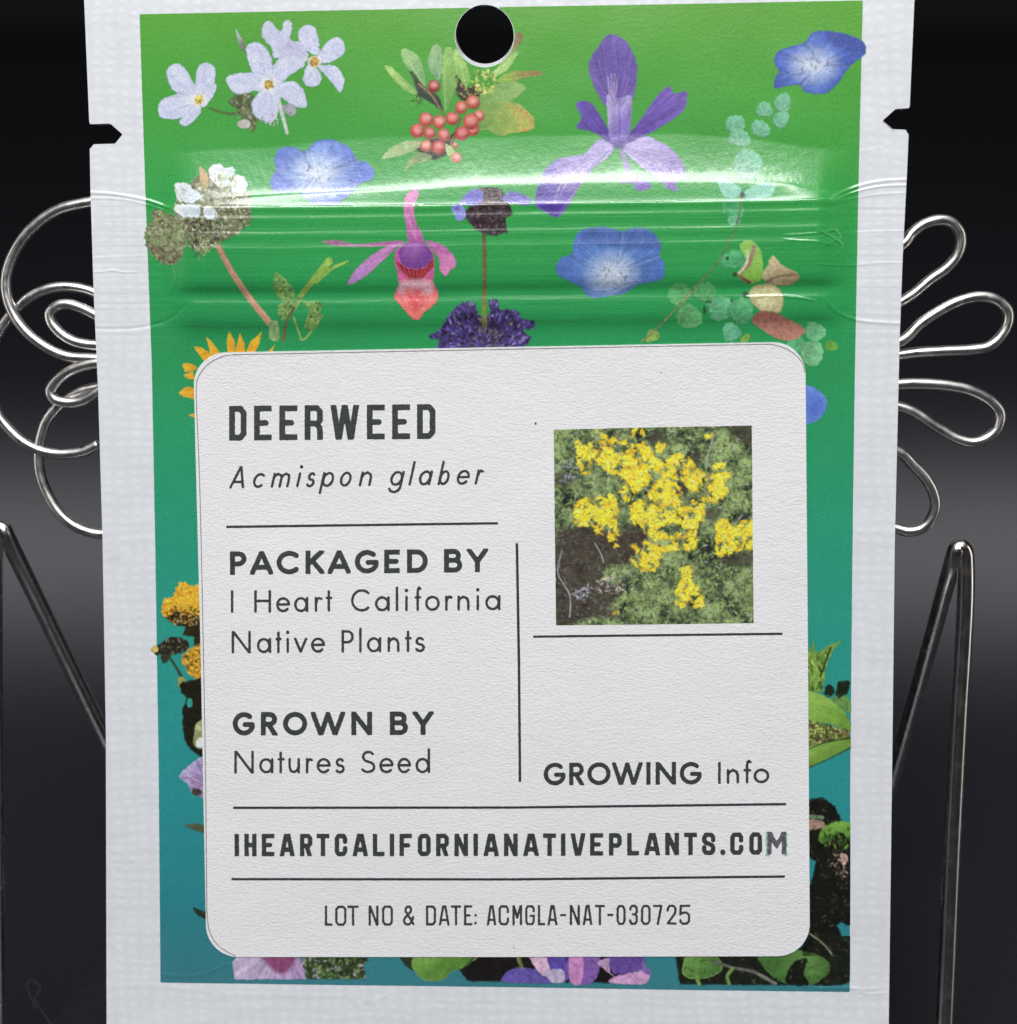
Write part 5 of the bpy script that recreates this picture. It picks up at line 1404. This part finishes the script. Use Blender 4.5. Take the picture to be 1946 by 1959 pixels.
for q in clus:
    q = z(q)
    A = np.array(q); ar = abs(np.sum(A[:, 0] * np.roll(A[:, 1], -1) - A[:, 1] * np.roll(A[:, 0], -1))) / 2
    fld = lambda a, b_: 2.4 * fbm(a / 30, b_ / 30, 64, 2) * 3 + rng.normal(0, 0.5)
    p.dabs(q, int(ar / 26), [(176, 150, 44), (196, 164, 44), (150, 140, 52)], (2.4, 4.6), (1.2, 2.4), solid=False, alpha=0.7, soft=2.2, inset=-4, mask=gap2, ang=fld, jit=0.08)
    p.dabs(q, int(ar / 11) + 4, [(236, 196, 36), (228, 182, 34), (240, 206, 44)], (2.4, 4.8), (1.3, 3.0), solid=False, alpha=0.9, soft=2.0, inset=-3.5, mask=gap, ang=fld, jit=0.06)
    p.dabs(q, int(ar / 17) + 3, [(248, 226, 64), (250, 232, 88), (246, 218, 54)], (2.0, 4.2), (1.3, 2.6), solid=False, alpha=0.9, soft=2.0, inset=-2, mask=gap3, ang=fld, jit=0.05)
    p.dabs(q, int(ar / 120), [(140, 140, 60), (110, 122, 56), (250, 242, 190)], (1.3, 2.4), solid=False, alpha=0.7)
p.C = np.clip(p.C * (1 + 0.07 * rng.standard_normal(p.X.shape))[..., None], 0, 0.92)
p.F = F
vx, vy, fc, cc = clip_grid(p.X, p.Y, p.F, p.C)
ph = print_mesh("printed_photo", vx, vy, fc, cc, OFFI, M_PHOTO, sticker)
ph["label"] = "small square photo of a yellow-flowered shrub"


# ------------------------------------------------------------------ wire easel
easel = bpy.data.objects.new("wire_easel", None)
scene.collection.objects.link(easel)
easel.empty_display_size = 0.02


def px_plane(pts, h):
    A = np.array([q[:2] for q in pts], float)
    hh = np.array([q[2] if len(q) > 2 else h for q in pts], float)
    return to_world(unproject(A[:, 0], A[:, 1], hh))


def px_table(px, py, zt):
    d = RCAM @ np.array([(px - SW / 2) / FPX, -(py - SH / 2) / FPX, -1.0])
    return CAM + d * ((zt - CAM[2]) / d[2])


def smooth3(P, n=8):
    """centripetal Catmull-Rom through the points"""
    P = np.asarray(P, float); m = len(P); out = []
    E_ = np.vstack([2 * P[0] - P[1], P, 2 * P[-1] - P[-2]])
    for i in range(1, m):
        p0, p1, p2, p3 = E_[i - 1], E_[i], E_[i + 1], E_[i + 2]
        t0 = 0.0
        t1 = t0 + max(np.linalg.norm(p1 - p0), 1e-9) ** 0.5
        t2 = t1 + max(np.linalg.norm(p2 - p1), 1e-9) ** 0.5
        t3 = t2 + max(np.linalg.norm(p3 - p2), 1e-9) ** 0.5
        k = max(n, int(np.linalg.norm(p2 - p1) / 0.0012))
        t = np.linspace(t1, t2, k, endpoint=False)[:, None]
        A1 = (t1 - t) / (t1 - t0) * p0 + (t - t0) / (t1 - t0) * p1
        A2 = (t2 - t) / (t2 - t1) * p1 + (t - t1) / (t2 - t1) * p2
        A3 = (t3 - t) / (t3 - t2) * p2 + (t - t2) / (t3 - t2) * p3
        B1 = (t2 - t) / (t2 - t0) * A1 + (t - t0) / (t2 - t0) * A2
        B2 = (t3 - t) / (t3 - t1) * A2 + (t - t1) / (t3 - t1) * A3
        out.append((t2 - t) / (t2 - t1) * B1 + (t - t1) / (t2 - t1) * B2)
    return np.vstack(out + [P[-1:]])


def wire(name, P, r, mat, parent, sides=14, base=None):
    P = np.asarray(P, float)
    T = np.gradient(P, axis=0); T /= np.linalg.norm(T, axis=1, keepdims=True)
    ref = np.array([0.31, 0.52, 0.8]); u = np.cross(T[0], ref); u /= np.linalg.norm(u)
    V, Fc = [], []
    n = len(P)
    for i in range(n):
        u = u - T[i] * np.dot(u, T[i]); u /= np.linalg.norm(u)
        v = np.cross(T[i], u)
        for k in range(sides):
            a = 2 * math.pi * k / sides
            V.append(P[i] + r * (math.cos(a) * u + math.sin(a) * v))
    for i in range(n - 1):
        for k in range(sides):
            k2 = (k + 1) % sides
            Fc.append((i * sides + k, i * sides + k2, (i + 1) * sides + k2, (i + 1) * sides + k))
    for e, s in ((0, -1), (n - 1, 1)):             # rounded ends
        c = len(V)
        V.append(P[e] + T[e] * s * r * 0.6)
        for k in range(sides):
            k2 = (k + 1) % sides
            Fc.append((e * sides + k2, e * sides + k, c) if s < 0 else (e * sides + k, e * sides + k2, c))
    V = np.array(V) - (base if base is not None else np.zeros(3))
    me = bpy.data.meshes.new(name)
    me.from_pydata(V.tolist(), [], Fc)
    me.polygons.foreach_set("use_smooth", np.ones(len(me.polygons), bool))
    me.update()
    return make_obj(name, me, mat, parent)


HW = -0.0027                                   # wires touch the back of the packet
RWI = 0.00062
zl = zz(0, 340, 2.76); zr = zz(1600, 360, 2.76)
hubL, hubR = (760, 800), (1180, 800)
easel_base = np.array([0.0, 0.0, 0.0])
eb = px_plane([(954, 2075)], -0.006)[0]
easel.location = Vector((eb[0], eb[1], 0.0))
EBASE = np.array([eb[0], eb[1], 0.0])
easel["label"] = "wire easel with silver curls, petal loops and two thick legs behind the packet"
easel["category"] = "easel"


def loop(name, pts, zf, first, last, h=HW, h2=None):
    q = zf(pts)
    q = ([first] if first else []) + q + ([last] if last else [])
    n = len(q)
    q = [(a[0], a[1], h + ((h2 - h) * i / (n - 1) if h2 is not None else 0)) for i, a in enumerate(q)]
    return wire(name, smooth3(px_plane(q, h), 9), RWI, M_WIRE, easel, base=EBASE)


loop("curl_wire", [(700, 120), (580, 108), (480, 127), (300, 172), (150, 285), (58, 430), (30, 560), (53, 680), (122, 795), (222, 882), (350, 942), (510, 955)], zl, (330, 480), (520, 705), HW, HW - 0.0002)
loop("curl_wire", [(640, 680), (495, 605), (400, 580), (300, 578), (200, 607), (110, 668), (40, 745), (-25, 850), (-60, 990), (-45, 1140), (0, 1265), (60, 1340), (130, 1400), (220, 1443), (330, 1460), (440, 1445), (518, 1410)], zl, (420, 640), None, HW - 0.0014, HW - 0.0011)
loop("curl_wire", [(640, 810), (500, 722), (430, 688), (360, 668), (300, 678), (264, 718), (277, 770), (330, 828), (400, 866), (510, 884), (640, 880)], zl, (400, 690), (460, 650), HW, HW - 0.0002)
loop("curl_wire", [(700, 970), (515, 978), (430, 995), (350, 1030), (287, 1085), (266, 1130), (287, 1168), (350, 1187), (430, 1180), (520, 1128), (600, 1060)], zl, (480, 700), (430, 690), HW, HW - 0.0002)
loop("curl_wire", [(640, 1095), (520, 1108), (440, 1125), (370, 1160), (300, 1215), (242, 1295), (212, 1400), (204, 1480), (217, 1580), (262, 1690), (330, 1788), (420, 1852), (545, 1882), (680, 1850)], zl, (400, 730), (330, 960), HW - 0.0014, HW - 0.0014)
loop("petal_loop", [(355, 292), (400, 237), (460, 192), (540, 168), (610, 182), (652, 232), (657, 300), (630, 368), (580, 424), (500, 480), (355, 592)], zr, hubR, hubR, HW, HW - 0.0014)
loop("petal_loop", [(340, 806), (440, 718), (540, 650), (650, 595), (760, 572), (850, 592), (903, 642), (908, 702), (870, 780), (805, 836), (720, 852), (560, 860), (345, 878)], zr, hubR, hubR, HW, HW - 0.0014)
loop("petal_loop", [(330, 1035), (450, 1032), (600, 1044), (720, 1072), (820, 1127), (866, 1190), (850, 1268), (790, 1323), (720, 1342), (640, 1323), (540, 1268), (330, 1152)], zr, hubR, hubR, HW, HW - 0.0014)
loop("petal_loop", [(320, 1387), (400, 1457), (470, 1530), (513, 1610), (523, 1680), (500, 1748), (450, 1797), (380, 1812), (310, 1795)], zr, hubR, (1500, 960), HW, HW - 0.0014)
# hidden spine that carries the curls and loops
wire("spine_wire", smooth3(px_plane([(700, 420, HW - 0.0022), (960, 800, HW - 0.0026), (960, 1400, HW - 0.003), (960, 2040, HW - 0.003)], 0), 8), RWI * 1.3, M_WIRE, easel, base=EBASE)
wire("hub_wire", px_plane([(430, 690, HW - 0.002), (760, 800, HW - 0.0015), (1240, 800, HW - 0.0015)], 0), RWI, M_WIRE, easel, base=EBASE)

RL = 0.00100
HL = -0.0050


def leg(front, apex, rear_px, foot_px):
    fr = px_plane(front, HL)
    d = fr[-1] - fr[-2]; d /= np.linalg.norm(d)
    end = fr[-1] + d * ((RL * 1.05 - fr[-1][2]) / d[2])
    foot = px_table(foot_px[0], foot_px[1], RL * 1.02)
    ap = px_plane(apex, HL)
    # rear brace: the photo's line, sinking back from the bend to its foot
    a0 = ap[-1]
    rear = [a0 + (foot - a0) * t for t in np.linspace(0, 1, 6)[1:]]
    toe = [end + np.array([0, -0.006, 0]), end + np.array([0, -0.020, 0])]
    P = np.vstack([toe[::-1], [end], fr[::-1], ap, rear])
    return P, foot, end


PR, footR, endR = leg([(1847.5, 1075), (1848, 1135), (1843, 1240), (1836, 1350), (1829, 1480), (1821, 1640), (1812, 1850), (1806, 1980)],
                      [(1846, 1058), (1841, 1049), (1833, 1049), (1827, 1062)], None, (1646, 1705))
PL, footL, endL = leg([(-11, 1048), (-11, 1135), (-11, 1300), (-10, 1480), (-9, 1640), (-7, 1850), (-6, 1980)],
                      [(-10, 1024), (-4, 1012), (5, 1012), (12, 1026)], None, (344, 1705))
for P in (PR, PL):
    wire("leg", smooth3(P, 7), RL, M_STEEL, easel, sides=18, base=EBASE)
wire("rear_crossbar", np.linspace(footL, footR, 6) + np.array([0, 0, 0]), RL, M_STEEL, easel, base=EBASE)
# ledge under the packet's lower edge
bz = bw[2]
lz = bz - 0.0014 - 0.0006
wire("ledge_wire", np.array([endL + np.array([0, 0, 0.0]), (endL[0] + 0.002, bw[1] + 0.0005, lz), (0, bw[1], lz), (endR[0] - 0.002, bw[1] - 0.0005, lz), endR]), RL, M_STEEL, easel, base=EBASE)

# ------------------------------------------------------------------ stray hair on the tabletop
zh = zz(0, 1400, 3.456)
hp = [px_table(a, b_, 0.0003) for a, b_ in zh([(340, 1940), (280, 1852), (238, 1790), (232, 1765), (258, 1715), (264, 1690), (235, 1655), (205, 1642), (186, 1655), (182, 1690), (200, 1745), (236, 1830)])]
hair = wire("stray_hair", smooth3(np.array(hp), 6), 0.00003, M_HAIR, None, sides=6)
hair["label"] = "fine grey looped hair lying on the black tabletop"
hair["category"] = "hair"
